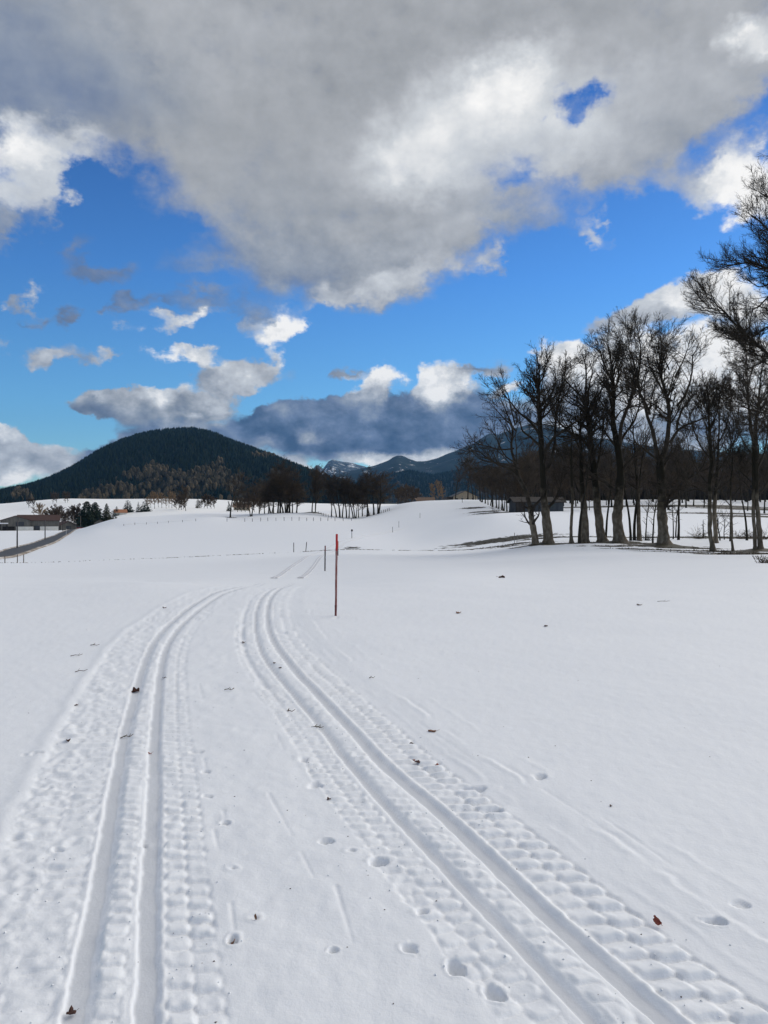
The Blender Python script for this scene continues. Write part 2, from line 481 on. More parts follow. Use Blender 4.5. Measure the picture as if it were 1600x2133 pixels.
def tube_arrays(P, R, sides):
    """Tubes round polylines P (n,k,3) with radii R (n,k): verts and quads."""
    n, k, _ = P.shape
    T = np.empty_like(P)
    T[:, 1:-1] = P[:, 2:] - P[:, :-2]
    T[:, 0] = P[:, 1] - P[:, 0]
    T[:, -1] = P[:, -1] - P[:, -2]
    T /= np.maximum(np.linalg.norm(T, axis=2, keepdims=True), 1e-9)
    main = P[:, -1] - P[:, 0]
    ref = np.where((np.abs(main[:, 2]) > .7 * np.linalg.norm(main, axis=1))[:, None], np.array([1., .1, 0]), np.array([.1, 0, 1.]))
    A = np.cross(T, ref[:, None, :])
    A /= np.maximum(np.linalg.norm(A, axis=2, keepdims=True), 1e-9)
    B = np.cross(T, A)
    ang = np.arange(sides) * 2 * math.pi / sides
    V = P[:, :, None, :] + R[:, :, None, None] * (A[:, :, None, :] * np.cos(ang)[None, None, :, None] + B[:, :, None, :] * np.sin(ang)[None, None, :, None])
    idx = np.arange(n * k * sides).reshape(n, k, sides)
    a = idx[:, :-1]; b = np.roll(a, -1, axis=2); d = idx[:, 1:]; c = np.roll(d, -1, axis=2)
    return V.reshape(-1, 3), np.stack([a, b, c, d], -1).reshape(-1, 4)


def spike_arrays(P, R):
    """Three-sided twigs that run out to a point: verts, quads, triangles."""
    n, k, _ = P.shape
    V, Q = tube_arrays(P, R, 3)
    V = V.reshape(n, k * 3, 3)[:, :(k - 1) * 3]
    V = np.concatenate([V, P[:, -1:]], 1)
    m = (k - 1) * 3 + 1
    o = (np.arange(n) * m)[:, None, None]
    q = np.array([[j * 3 + i, j * 3 + (i + 1) % 3, j * 3 + 3 + (i + 1) % 3, j * 3 + 3 + i] for j in range(k - 2) for i in range(3)], int).reshape(-1, 4)
    b = (k - 2) * 3
    t = np.array([[b, b + 1, m - 1], [b + 1, b + 2, m - 1], [b + 2, b, m - 1]])
    return V.reshape(-1, 3), (q[None] + o).reshape(-1, 4), (t[None] + o).reshape(-1, 3)


# ------------------------------------------------------------------ materials
def material(name, stops=None, scale=3.0, detail=4, rough=.9, bump=0.0, bump_scale=30.0, stretch=(1, 1, 1), spec=.3, coords='Object'):
    m = bpy.data.materials.new(name)
    m.use_nodes = True
    nt = m.node_tree
    b = nt.nodes['Principled BSDF']
    b.inputs['Roughness'].default_value = rough
    b.inputs['Specular IOR Level'].default_value = spec
    tc = node(nt, 'ShaderNodeTexCoord')
    mp = node(nt, 'ShaderNodeMapping')
    mp.inputs['Scale'].default_value = stretch
    nt.links.new(tc.outputs[coords], mp.inputs[0])
    if stops:
        n = node(nt, 'ShaderNodeTexNoise')
        n.inputs['Scale'].default_value = scale
        n.inputs['Detail'].default_value = detail
        n.inputs['Roughness'].default_value = .65
        nt.links.new(mp.outputs[0], n.inputs['Vector'])
        r = node(nt, 'ShaderNodeValToRGB')
        el = r.color_ramp.elements
        el[0].position, el[0].color = stops[0][0], (*stops[0][1], 1)
        el[1].position, el[1].color = stops[-1][0], (*stops[-1][1], 1)
        for p, c in stops[1:-1]:
            e = el.new(p); e.color = (*c, 1)
        nt.links.new(n.outputs[0], r.inputs[0])
        nt.links.new(r.outputs[0], b.inputs['Base Color'])
    if bump:
        n2 = node(nt, 'ShaderNodeTexNoise')
        n2.inputs['Scale'].default_value = bump_scale
        n2.inputs['Detail'].default_value = 5
        nt.links.new(mp.outputs[0], n2.inputs['Vector'])
        bp = node(nt, 'ShaderNodeBump')
        bp.inputs['Strength'].default_value = bump
        bp.inputs['Distance'].default_value = .05
        nt.links.new(n2.outputs[0], bp.inputs['Height'])
        nt.links.new(bp.outputs[0], b.inputs['Normal'])
    return m


def snow_material():
    m = bpy.data.materials.new('snow')
    m.use_nodes = True
    nt = m.node_tree
    ln = nt.links.new
    b = nt.nodes['Principled BSDF']
    b.inputs['Roughness'].default_value = .75
    b.inputs['Specular IOR Level'].default_value = .25
    geo = node(nt, 'ShaderNodeNewGeometry')
    pos = geo.outputs['Position']
    def noise(scale, detail, rough=.6, stretch=None):
        v = pos
        if stretch:
            mp = node(nt, 'ShaderNodeVectorMath', operation='MULTIPLY')
            ln(pos, mp.inputs[0]); mp.inputs[1].default_value = stretch
            v = mp.outputs[0]
        n = node(nt, 'ShaderNodeTexNoise')
        n.inputs['Scale'].default_value = scale
        n.inputs['Detail'].default_value = detail
        n.inputs['Roughness'].default_value = rough
        ln(v, n.inputs['Vector'])
        return n.outputs[0]
    def attr(name):
        a = node(nt, 'ShaderNodeAttribute')
        a.attribute_name = name
        return a.outputs['Fac']
    def mix(f, a, b_):
        x = node(nt, 'ShaderNodeMix', data_type='RGBA')
        ln(f, x.inputs[0])
        for v, i in ((a, 6), (b_, 7)):
            if isinstance(v, tuple): x.inputs[i].default_value = (*v, 1)
            else: ln(v, x.inputs[i])
        return x.outputs[2]
    soft = noise(.9, 5)
    fine = noise(28, 4)
    f = mnode(nt, 'ADD', mnode(nt, 'MULTIPLY', soft, .6), mnode(nt, 'MULTIPLY', fine, .4))
    c = mix(f, SNOW_LO, SNOW_HI)
    painted_sun = attr('painted_sun')
    c = mix(painted_sun, c, (.95, .95, .94))  # sunshine on the far fields, put in as a paler snow colour
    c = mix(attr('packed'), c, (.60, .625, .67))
    # bare ground that shows through: patchy, grass and leaf litter
    br = attr('bare')
    n_p = noise(1.1, 6, .7, (1, .5, 1))
    msk = node(nt, 'ShaderNodeMapRange')
    ln(mnode(nt, 'ADD', br, mnode(nt, 'MULTIPLY', mnode(nt, 'SUBTRACT', n_p, .5), 1.5)), msk.inputs[0])
    msk.inputs[1].default_value = .33; msk.inputs[2].default_value = .42
    g = node(nt, 'ShaderNodeValToRGB')
    e = g.color_ramp.elements
    e[0].position, e[0].color = .3, (.010, .008, .006, 1)
    e[1].position, e[1].color = .72, (.060, .042, .023, 1)
    x = e.new(.5); x.color = (.028, .024, .011, 1)
    ln(noise(5, 5, .7), g.inputs[0])
    c = mix(mnode(nt, 'MULTIPLY', msk.outputs[0], mnode(nt, 'MULTIPLY', br, 6.0, clamp=True)), c, g.outputs[0])
    ln(c, b.inputs['Base Color'])
    bp = node(nt, 'ShaderNodeBump')
    bp.inputs['Strength'].default_value = .35
    bp.inputs['Distance'].default_value = .006
    h = mnode(nt, 'ADD', noise(55, 4), mnode(nt, 'MULTIPLY', noise(190, 2), .35))
    h = mnode(nt, 'ADD', h, mnode(nt, 'MULTIPLY', noise(6, 4, .55, (1, .55, 1)), 2.2))
    ln(h, bp.inputs['Height'])
    ln(bp.outputs[0], b.inputs['Normal'])
    return m


SNOW_LO, SNOW_HI = (.755, .78, .825), (.84, .86, .89)
M = {}
M['snow'] = snow_material()
M['bark'] = material('bark', [(.3, (.012, .011, .009)), (.5, (.03, .026, .02)), (.72, (.075, .068, .055))], 2.2, 5, .95, .8, 14, (2, 2, .5), .1)
M['bark_pale'] = material('bark_pale', [(.25, (.06, .048, .034)), (.5, (.165, .132, .098)), (.75, (.29, .25, .20))], 2.2, 5, .95, .6, 20, (1.6, 1.6, .8), .1)
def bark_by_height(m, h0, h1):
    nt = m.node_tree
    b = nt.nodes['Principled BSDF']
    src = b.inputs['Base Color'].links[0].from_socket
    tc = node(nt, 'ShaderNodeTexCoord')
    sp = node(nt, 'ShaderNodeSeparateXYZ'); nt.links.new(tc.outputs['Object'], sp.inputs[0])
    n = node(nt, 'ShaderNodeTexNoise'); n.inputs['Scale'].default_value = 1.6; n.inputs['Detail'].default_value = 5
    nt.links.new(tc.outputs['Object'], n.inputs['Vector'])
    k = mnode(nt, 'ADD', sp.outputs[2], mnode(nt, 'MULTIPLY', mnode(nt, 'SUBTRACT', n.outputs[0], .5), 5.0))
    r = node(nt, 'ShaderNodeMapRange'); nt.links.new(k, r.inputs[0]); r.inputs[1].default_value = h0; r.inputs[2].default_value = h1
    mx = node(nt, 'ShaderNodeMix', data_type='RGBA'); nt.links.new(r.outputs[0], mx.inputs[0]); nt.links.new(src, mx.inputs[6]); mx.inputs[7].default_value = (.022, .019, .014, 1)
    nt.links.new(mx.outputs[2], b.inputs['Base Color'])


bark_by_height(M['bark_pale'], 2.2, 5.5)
M['twig'] = material('twig', [(.3, (.020, .017, .014)), (.7, (.062, .05, .04))], 1.5, 2, .9, spec=.1)
M['twig_brown'] = material('twig_brown', [(.3, (.035, .026, .018)), (.7, (.10, .072, .05))], .4, 2, .9, spec=.1)
M['twig_wood'] = material('twig_wood', [(.3, (.030, .024, .019)), (.7, (.080, .063, .05))], .4, 2, .9, spec=.1)
M['twig_tan'] = material('twig_tan', [(.3, (.13, .085, .05)), (.7, (.26, .18, .11))], .4, 2, .9, spec=.1)
M['needles'] = material('needles', [(.3, (.006, .012, .008)), (.7, (.02, .035, .02))], .8, 3, .8, spec=.2)
M['needles_olive'] = material('needles_olive', [(.3, (.018, .022, .010)), (.7, (.06, .06, .03))], .8, 3, .8, spec=.2)


# ------------------------------------------------------------------ the lie of the land
def _tps_controls():
    P = []
    def c(px, Y, py=None, z=None):
        if z is None:
            z = EYE + (HZ - py) / F * Y
        P.append((4 * (px - 800) / F, math.log(Y), z))
    for Y in (1.5, 4, 9, 18):
        for px in (-1100, -300, 300, 900, 1500, 2500):
            c(px, Y, z=0.0)
    for px, Y, py in ((680, 39, 1190), (704, 69, 1157), (625, 104, 1150), (733, 144, 1121), (818, 173, 1109), (831, 195, 1099), (875, 225, 1079),
                      (850, 350, 1047), (960, 380, 1041), (745, 320, 1080), (655, 330, 1070), (480, 300, 1079), (524, 310, 1075), (590, 330, 1068),
                      (700, 250, 1087), (550, 250, 1088), (400, 230, 1100), (400, 300, 1075), (440, 300, 1073), (240, 300, 1081), (300, 260, 1094),
                      (745, 450, 1060), (850, 430, 1050), (850, 130, 1130), (680, 26, 1211), (300, 26, 1212), (1100, 26, 1195), (300, 39, 1195), (0, 39, 1200), (1000, 40, 1180),
                      (590, 420, 1071), (590, 700, 1060), (0, 100, 1173), (400, 100, 1160), (850, 95, 1147), (1000, 85, 1144), (200, 240, 1107), (240, 270, 1096),
                      (120, 1000, 1044), (0, 900, 1064), (300, 600, 1063), (300, 900, 1047), (440, 900, 1046), (240, 600, 1067), (240, 900, 1050), (560, 900, 1052), (300, 420, 1081),
                      (-400, 900, 1060), (-500, 150, 1140), (1113, 75, 1137), (1290, 75, 1131), (1384, 70, 1138), (1485, 62, 1147), (1580, 60, 1148), (1600, 24, 1180), (1600, 40, 1162),
                      (1300, 40, 1162), (1300, 90, 1121), (1500, 90, 1120), (1300, 180, 1063), (1500, 180, 1066), (1300, 210, 1055), (1500, 230, 1050), (1300, 300, 1042),
                      (1000, 110, 1122), (1025, 150, 1073), (1060, 190, 1068), (1000, 250, 1057), (950, 410, 1045), (1100, 170, 1067), (2300, 60, 1150), (2300, 200, 1055), (2300, 400, 1042),
                      (1200, 400, 1044), (1500, 400, 1042), (1200, 900, 1040), (1600, 900, 1040), (900, 900, 1052), (2300, 900, 1040)):
        c(px, Y, py)
    for px, Y in ((0, 132), (36, 168), (94, 228), (131, 345), (0, 175), (0, 250), (0, 380), (0, 480), (-500, 380), (120, 345), (170, 440), (185, 500), (94, 199), (130, 284), (160, 405), (60, 420), (100, 379)):
        c(px, Y, z=-5.5)
    return np.array(P)


_TC = _tps_controls()


def _tps_fit():
    n = len(_TC)
    d2 = ((_TC[:, None, :2] - _TC[None, :, :2]) ** 2).sum(-1)
    K = np.where(d2 > 0, .5 * d2 * np.log(np.maximum(d2, 1e-12)), 0) + np.eye(n) * 2e-3
    Pm = np.c_[np.ones(n), _TC[:, :2]]
    A = np.zeros((n + 3, n + 3))
    A[:n, :n] = K; A[:n, n:] = Pm; A[n:, :n] = Pm.T
    # weight heights by distance so that the fit is even in the eye of someone standing here
    return np.linalg.solve(A, np.r_[_TC[:, 2] / np.exp(_TC[:, 1]), 0, 0, 0])


_TW = _tps_fit()


def ground(X, Y):
    """Height of the snow, without tracks and footprints."""
    X = np.asarray(X, float); Y = np.asarray(Y, float)
    sh = np.broadcast(X, Y).shape
    X = np.broadcast_to(X, sh).ravel(); Y = np.broadcast_to(Y, sh).ravel()
    Yc = np.maximum(Y, 1.5)
    u = np.clip(4 * X / np.maximum(Yc, 1.5), -5, 5)
    v = np.log(np.minimum(Yc, 1100))
    out = np.empty(len(u))
    n = len(_TC)
    for s in range(0, len(u), 40000):
        uu, vv = u[s:s + 40000], v[s:s + 40000]
        d2 = (uu[:, None] - _TC[None, :, 0]) ** 2 + (vv[:, None] - _TC[None, :, 1]) ** 2
        K = .5 * d2 * np.log(np.maximum(d2, 1e-12))
        out[s:s + 40000] = K @ _TW[:n] + _TW[n] + _TW[n + 1] * uu + _TW[n + 2] * vv
    z = out * np.minimum(Yc, 1100)
    z *= sstep(13, 22, Y)
    z += (fbm(X / 1.7, Y / 1.7, 5, 3) - .5) * .035 * sstep(.0, 4, np.abs(Y) + np.abs(X)) + (fbm(X / 11, Y / 11, 8, 3) - .5) * .12 * sstep(14, 40, Y)
    z += (fbm(X / 60, Y / 60, 9, 3) - .5) * 1.2 * sstep(200, 600, Y)
    return z.reshape(sh)


def gz(x, y):
    return float(ground(np.array([x]), np.array([y]))[0])


def at(px, Y, dz=0.0):
    """Point on the snow seen at photo column px, Y metres ahead."""
    x = (px - 800) / F * Y
    return (x, Y, gz(x, Y) + dz)


def hit(px, py):
    """Point of the near, level snow seen at photo pixel (px, py)."""
    Y = EYE * F / (py - HZ)
    return ((px - 800) / F * Y, Y)


# ---- ski tracks: four grooves, traced where they lie on the level snow
_GR = {
    'L1': [(2133, 148), (1944, 189), (1772, 218), (1616, 243), (1530, 259), (1444, 281), (1375, 302), (1341, 317), (1306, 345), (1272, 385), (1237, 438), (1213, 495), (1206, 512)],
    'L2': [(2133, 306), (1944, 307), (1772, 316), (1616, 321), (1530, 322), (1444, 330), (1375, 338), (1341, 350), (1306, 373), (1272, 412), (1237, 462), (1213, 512), (1206, 529)],
    'R1': [(2102, 1205), (2047, 1153), (1992, 1101), (1930, 1050), (1885, 998), (1827, 943), (1775, 895), (1720, 844), (1665, 792), (1610, 747), (1557, 702), (1519, 675), (1481, 641), (1447, 613), (1416, 586), (1382, 558), (1347, 539), (1313, 532), (1279, 532), (1251, 541), (1224, 561), (1203, 587)],
    'R2': [(2116, 1376), (2071, 1325), (2012, 1256), (1971, 1205), (1927, 1153), (1875, 1101), (1817, 1040), (1775, 1005), (1710, 943), (1655, 874), (1607, 812), (1588, 795), (1547, 761), (1516, 730), (1478, 692), (1440, 658), (1406, 623), (1372, 596), (1341, 572), (1313, 560), (1279, 556), (1251, 561), (1227, 575), (1202, 596)],
}
# far stretches seen again beyond the dip: (px, metres ahead)
_FAR = {
    'L1': [(575, 31), (600, 45), (622, 58), (642, 78), (668, 104), (690, 120), (705, 132), (760, 160), (800, 176), (850, 195)],
    'L2': [(581, 31), (606, 45), (628, 58), (647, 78), (672, 104), (693, 120), (708, 132), (763, 160), (804, 176), (855, 195)],
    'R1': [(628, 31), (650, 45), (660, 60), (672, 78), (700, 104), (710, 120), (722, 132), (775, 160), (815, 176), (862, 195)],
    'R2': [(634, 31), (656, 45), (666, 60), (677, 78), (704, 104), (714, 120), (726, 132), (778, 160), (818, 176), (866, 195)],
}


def _groove(key):
    pts = np.array([hit(px, py) for py, px in _GR[key]])
    pts = pts[np.argsort(pts[:, 1])]
    far = np.array([((px - 800) / F * Y, Y) for px, Y in _FAR[key]])
    # run on under the camera
    d = (pts[2] - pts[0]) / (pts[2, 1] - pts[0, 1])
    pts = np.vstack([pts[0] + d * (0.2 - pts[0, 1]), pts, far])
    y = np.concatenate([np.arange(.2, 24, .06), np.arange(24, 195, .8)])
    x = np.interp(y, pts[:, 1], pts[:, 0])
    near = y < 24
    k = np.exp(-.5 * (np.arange(-16, 17) / 6.0) ** 2); k /= k.sum()
    x = np.convolve(np.pad(x, 16, 'edge'), k, 'valid')
    return np.c_[x, y]


GROOVE = {k: _groove(k) for k in _GR}


def along(key, X, Y):
    """Signed offset to the right of a groove and length along it, for arrays of points."""
    g = GROOVE[key]
    tx = np.gradient(g[:, 0], g[:, 1])
    slope = np.interp(Y, g[:, 1], tx)
    x0 = np.interp(Y, g[:, 1], g[:, 0])
    off = (X - x0) / np.sqrt(1 + slope ** 2)
    seg = np.r_[0, np.cumsum(np.hypot(np.diff(g[:, 0]), np.diff(g[:, 1])))]
    s = np.interp(Y, g[:, 1], seg) + (X - x0) * slope / np.sqrt(1 + slope ** 2)
    return off, s


# ---- holes of ski poles and boots: photo pixel, half width m, half depth m, depth m, turn
HOLES = [(699.5, 1284, .055, .12, .018, 0), (487, 1955, .026, .04, .07, 0), (533, 1912, .045, .035, .025, 0), (1478, 1917, .06, .035, .09, -.3), (850, 1975, .04, .035, .035, -.3), (943, 2012, .035, .05, .05, .2),
         (470, 1712, .03, .03, .03, 0), (430, 1657, .035, .03, .025, .2), (427, 1607, .03, .035, .03, 0), (485, 1806, .04, .035, .025, 0), (680, 1749, .03, .03, .025, 0),
         (733, 1771, .035, .03, .03, 0), (787, 1790, .05, .04, .04, .3), (878, 1898, .04, .035, .03, .3), (1030, 2068, .04, .05, .04, .5), (1000, 1636, .09, .05, .05, 0), (1028, 1684, .08, .06, .06, .3),
         (657, 1632, .04, .05, .03, .3), (410, 1566, .045, .04, .02, 0), (1122, 1614, .06, .05, .03, 0), 
         (630, 1576, .05, .06, .035, .3), (405, 1460, .05, .05, .025, 0), (695, 1975, .02, .02, .02, 0),
         (1540, 1880, .03, .03, .015, 0), (300, 1755, .03, .03, .01, 0), (120, 1765, .03, .03, .015, 0), (105, 1640, .05, .04, .02, 0), (75, 1570, .06, .05, .02, 0)]
# drag lines of poles: from, to
DRAGS = [(466, 1684, 470, 1708), (447, 1727, 456, 1768), (482, 1880, 489, 1936), (425, 1580, 432, 1607), (745, 1728, 785, 1785), (803, 1800, 828, 1835), (857, 1850, 866, 1885), (900, 1935, 930, 1995), (985, 2000, 1020, 2060),
         (643, 1600, 660, 1628), (670, 1635, 686, 1655), (576, 1530, 592, 1560), (640, 1590, 655, 1628), (628, 1775, 655, 1828), (560, 1650, 610, 1740), (530, 1440, 560, 1475), (415, 1425, 424, 1455),
         (700, 1845, 735, 1960), (1130, 1640, 1290, 1745), (870, 1500, 1000, 1590), (1255, 1700, 1400, 1800), (620, 1300, 760, 1420)]


def snow_relief(X, Y):
    """Tracks, tread marks, footprints near the camera: height change, packed amount."""
    z = np.zeros_like(X); packed = np.zeros_like(X)
    n1 = fbm(X / .09, Y / .09, 31, 3) - .5
    n2 = fbm(X / .35, Y / .35, 37, 3) - .5
    n3 = vnoise(X / .045, Y / .06, 41) - .5
    fade = 1 - sstep(16, 25, Y)
    o = {k: along(k, X, Y) for k in GROOVE}

    def tread(off, s, a, b, amp, sink, pitch, cols, seed, rough=1.0):
        w = sstep(a - .02, a + .015, off + n1 * .03) * (1 - sstep(b - .02, b + .02, off + n1 * .035))
        col = np.floor((off - a) / (b - a) * cols)
        jit = (_hash(col.astype(np.int64) + 7, np.floor(s / pitch).astype(np.int64), seed) - .5) * .35
        f = s / pitch + col * .37 + n2 * .45 * rough + n1 * .25 * rough + (off - a) * .8
        fr = f - np.floor(f)
        # round bump with a sharp crease on its near side
        hb = np.minimum(sstep(0, .24, fr), 1) * (1 - .75 * sstep(.30, 1.0, fr))
        cf = (off - a) / (b - a) * cols
        cf = cf - np.floor(cf)
        hc = sstep(0, .22, cf) * (1 - sstep(.78, 1, cf))
        am = amp * np.clip(.85 + jit + n2 * 1.6 * rough, .1, 1.5)
        return w * (am * (hb * (.55 + .45 * hc) - .45) - sink + n3 * .007 * rough + n1 * .009 * rough)

    oL1, sL = o['L1']; oL2, _ = o['L2']; oR1, sR = o['R1']; oR2, _ = o['R2']
    between_L = np.clip(oL1, 0, None) * 0
    wide_L = oL1 - oL2      # spacing of the pair
    wide_R = oR1 - oR2
    amp_f = 1 - sstep(9, 20, Y) * .5
    dz = tread(oR2, sR, .085, .36, .030, .012, .125, 2, 3, .7)
    dz += tread(-oR1, sR, .065, .27, .017, .005, .105, 2, 5, .9)
    dz += tread(oL2, sL, .065, .25, .017, .004, .115, 2, 9, .9)
    dz += tread(-oL1, sL, .06, .24, .011, .004, .11, 1, 13, 1.5)
    dz += tread(-oL1, sL, .25, .46, .009, .003, .15, 1, 15, 2.2)
    # ridge between the two grooves of a pair
    dz += tread(oL1, sL, .065, .145, .013, -.002, .10, 1, 17)
    dz += tread(oR1, sR, .06, .15, .014, -.002, .105, 1, 19)
    z += dz * amp_f * .92
    for off, wl, wr, dep in ((oL1, .033, .066, .016), (oL2, .034, .054, .015), (oR1, .021, .050, .015), (oR2, .034, .060, .018)):
        of = off + n1 * .016 + n3 * .006 + n2 * .006
        prof = np.where(of < 0, np.clip((wl + .008 + of) / .011, 0, 1), np.clip((wr - of) / (wr - wl * .9), 0, 1))
        z = z * (1 - prof) - dep * prof * (1 + n2 * .15)
        rim = np.exp(-((np.abs(of) - .072) / .012) ** 2)
        z += rim * .0015 * (1 + 8 * n1)
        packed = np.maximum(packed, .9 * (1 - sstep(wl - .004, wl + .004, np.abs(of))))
    # older shallow groove left of the right-hand pair, and the groomer's edges
    z -= .014 * np.exp(-((oR1 + .19) / .03) ** 2) * sstep(6, 8, Y) * (1 - sstep(13, 17, Y))
    for e, a in ((.47, .004), (.66, .005), (.70, -.004), (.90, .003)):
        z += a * np.exp(-((oR2 - e - n2 * .10 - n1 * .03) / .02) ** 2) * np.clip(.3 + 4 * n2, 0, 1.2)
    z -= .010 * sstep(.34, .37, oR2) * (1 - sstep(.40, .66, oR2))
    z += .008 * np.exp(-((oL1 + .52 + n2 * .06) / .05) ** 2)
    # crust and lumps everywhere, rougher on the left shoulder
    z += n1 * .0045 + n3 * .002
    lump = sstep(.12, .5, n2) * (1 - sstep(-.45, -.40, oL1) ) * sstep(-1.5, -.5, oL1)
    z += lump * n1 * .011
    mid = sstep(.25, .35, oL2) * sstep(.25, .35, -oR1)
    z += mid * (fbm(X / .16, Y / .22, 51, 3) - .5) * .012
    z *= fade
    packed *= 1 - sstep(19, 26, Y)
    for px, py, rx, ry, dep, rot in HOLES:
        x0, y0 = hit(px, py)
        m = (np.abs(X - x0) < rx * 3) & (np.abs(Y - y0) < ry * 3)
        if not m.any():
            continue
        dx, dy = X[m] - x0, Y[m] - y0
        u = (dx * math.cos(rot) + dy * math.sin(rot)) / rx
        v = (-dx * math.sin(rot) + dy * math.cos(rot)) / ry
        q = np.sqrt(u * u + v * v) * 1.12 + n1[m] * 2.3 + n3[m] * .3
        # steep on the near side, sloping away on the far side
        z[m] += -dep * (1 - sstep(.35 + .5 * sstep(.3, -.6, v), .95, q)) * (1 - .45 * sstep(-.2, 1.0, v)) + .004 * np.exp(-((q - 1.35) / .3) ** 2) * (n1[m] > -.05)
    for ax, ay, bx, by in DRAGS:
        p = np.array(hit(ax, ay)); q = np.array(hit(bx, by))
        x0, x1 = sorted((p[0], q[0])); y0, y1 = sorted((p[1], q[1]))
        m = (X > x0 - .05) & (X < x1 + .05) & (Y > y0 - .05) & (Y < y1 + .05)
        if not m.any():
            continue
        d = q - p
        t = np.clip(((X[m] - p[0]) * d[0] + (Y[m] - p[1]) * d[1]) / (d @ d), 0, 1)
        r = np.hypot(X[m] - p[0] - t * d[0], Y[m] - p[1] - t * d[1])
        w = .006 + .004 * (1 - t if by > ay else t)
        z[m] -= .007 * np.exp(-(r / w) ** 2) * (.4 + .6 * np.abs(n2[m] + .5)) * (1 - .5 * t)
    return z, packed


def bare_mask(X, Y):
    """Where the snow is thin under the trees (0..1)."""
    px = 800 + F * X / np.maximum(Y, 1)
    b = np.zeros_like(X)
    def patch(cx, cy, rx, ry, amt, rot=0.0):
        r = rot
        dx, dy = X - cx, Y - cy
        u = (dx * math.cos(r) + dy * math.sin(r)) / rx
        v = (-dx * math.sin(r) + dy * math.cos(r)) / ry
        return amt * np.exp(-(u * u + v * v))
    for x, y, rx, ry, a, r in BARE:
        b = np.maximum(b, patch(x, y, rx, ry, a, r))
    st = fbm(X / 5.0, Y / 2.4, 61, 4)
    return np.clip(b * (.85 + 1.3 * st), 0, 1)


def _P(px, Y): return ((px - 800) / F * Y, Y)
BARE = []
for px, Y, rx, ry, a in ((1113, 75, 2.4, 1.4, .8), (1141, 75, 2.6, 1.5, .85), (1190, 75, 1.5, .8, .75), (1216, 76, 2.2, 1.2, .8), (1253, 76, 2.4, 1.3, .85), (1290, 75, 3.0, 1.6, .9), (1340, 75, 3, 1.2, .8), (1384, 70, 3.6, 1.9, 1.0),
                         (1440, 67, 3, 1.0, .8), (1485, 62, 2.2, 1.3, .85), (1527, 61, 2.0, 1.2, .8), (1580, 60, 3.0, 1.6, .95), (1600, 55, 4, 1.6, .85), (1540, 54, 4.5, .9, .72), (1450, 57, 4.5, 1.0, .65), (1350, 62, 4, 1.6, .62), (1270, 68, 4, 1.2, .55),
                         (1650, 60, 6, 2, .9), (1000, 103, 6, 4, .42), (1040, 101, 6, 4.5, .50), (1080, 99, 6, 4, .55), (1070, 87, 5, 1.6, .55), (1020, 88, 4, 1.2, .42), (1100, 82, 4, 1.6, .65), (960, 97, 6, 2.5, .33),
                         (1200, 93, 9, 1.0, .75), (1300, 93, 9, 1.0, .8), (1400, 92, 8, 1.0, .8), (1500, 92, 8, 1.3, .85), (1590, 90, 8, 2, .85), (1450, 172, 14, 2.2, .75), (1550, 172, 14, 3, .8), (1620, 160, 12, 4, .8),
                         (1060, 182, 6, 4, .85), (1010, 215, 5, 5, .7), (985, 250, 5, 6, .6), (1035, 196, 6, 5, .9), (650, 330, 5, 4, .8), (745, 320, 14, 2, .6), (720, 320, 6, 2, .75), (780, 320, 6, 2, .8), (590, 330, 10, 3, .6), (480, 300, 3, 2, .7), (524, 310, 2, 2, .7),
                         (735, 112, 1.6, 3.5, .45), (1250, 210, 30, 7, .5), (1450, 215, 30, 8, .55), (1600, 200, 20, 8, .6)):
    BARE.append((*_P(px, Y), rx, ry, a, 0.0))


# ------------------------------------------------------------------ the snow field: one sheet from behind the camera to the hills
def build_field():
    y = [0.55]
    while y[-1] < 2600:
        Y = y[-1]
        y.append(Y + min(max(.0052, 1.15 * Y * Y / 1229), .023 * Y))
    y = np.array(y)
    uc = np.arange(-.53, .53001, .0021)
    side = .53 + np.cumsum(.004 * 1.13 ** np.arange(1, 34))
    u = np.concatenate([-side[::-1], uc, side])
    yy = np.concatenate([-np.array([60, 30, 15, 8, 4, 2, 1, .3])[:], y])
    Yg, Ug = np.meshgrid(yy, u, indexing='ij')
    W = np.where(Yg >= .55, Yg + .25, .8 + (.55 - Yg) * 1.2)
    X = Ug * W
    Xf, Yf = X.ravel(), Yg.ravel()
    z = ground(Xf, Yf)
    packed = np.zeros_like(z)
    near = (Yf < 26) & (Yf > 0) & (np.abs(Xf) < 12)
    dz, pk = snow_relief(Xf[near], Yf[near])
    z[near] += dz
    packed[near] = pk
    bare = np.zeros_like(z)
    m = (Yf > 45) & (Yf < 420)
    bare[m] = bare_mask(Xf[m], Yf[m])
    z[m] -= .06 * sstep(.4, .6, bare[m])
    # the ground swells round the feet of the old trees
    for px, Y, h, r_ in ((1384, 70, .45, 1.7), (1318, 78, .22, 1.6), (1290, 75, .2, 1.6), (1141, 75.5, .18, 1.6), (1113, 75, .18, 1.2), (1253, 76, .15, 1.4), (1580, 60, .3, 1.6), (656, 330, .9, 4.5)):
        cx, cy = _P(px, Y)
        m = (np.abs(Xf - cx) < 4 * r_) & (np.abs(Yf - cy) < 4 * r_)
        z[m] += h * np.exp(-((Xf[m] - cx) ** 2 + (Yf[m] - cy) ** 2) / r_ ** 2)
    painted_sun = sstep(330, 560, Yf) * .9  # distant snow coloured paler, as if out of the cloud shade
    nr, nc = Yg.shape
    idx = np.arange(nr * nc).reshape(nr, nc)
    f = np.stack([idx[:-1, :-1], idx[:-1, 1:], idx[1:, 1:], idx[1:, :-1]], -1).reshape(-1, 4)
    o = new_mesh('snow_field', np.c_[Xf, Yf, z], f, M['snow'], None, True, {'packed': packed, 'bare': bare, 'painted_sun': painted_sun})
    tag(o, kind='structure')
    print('field verts', len(z))


build_field()


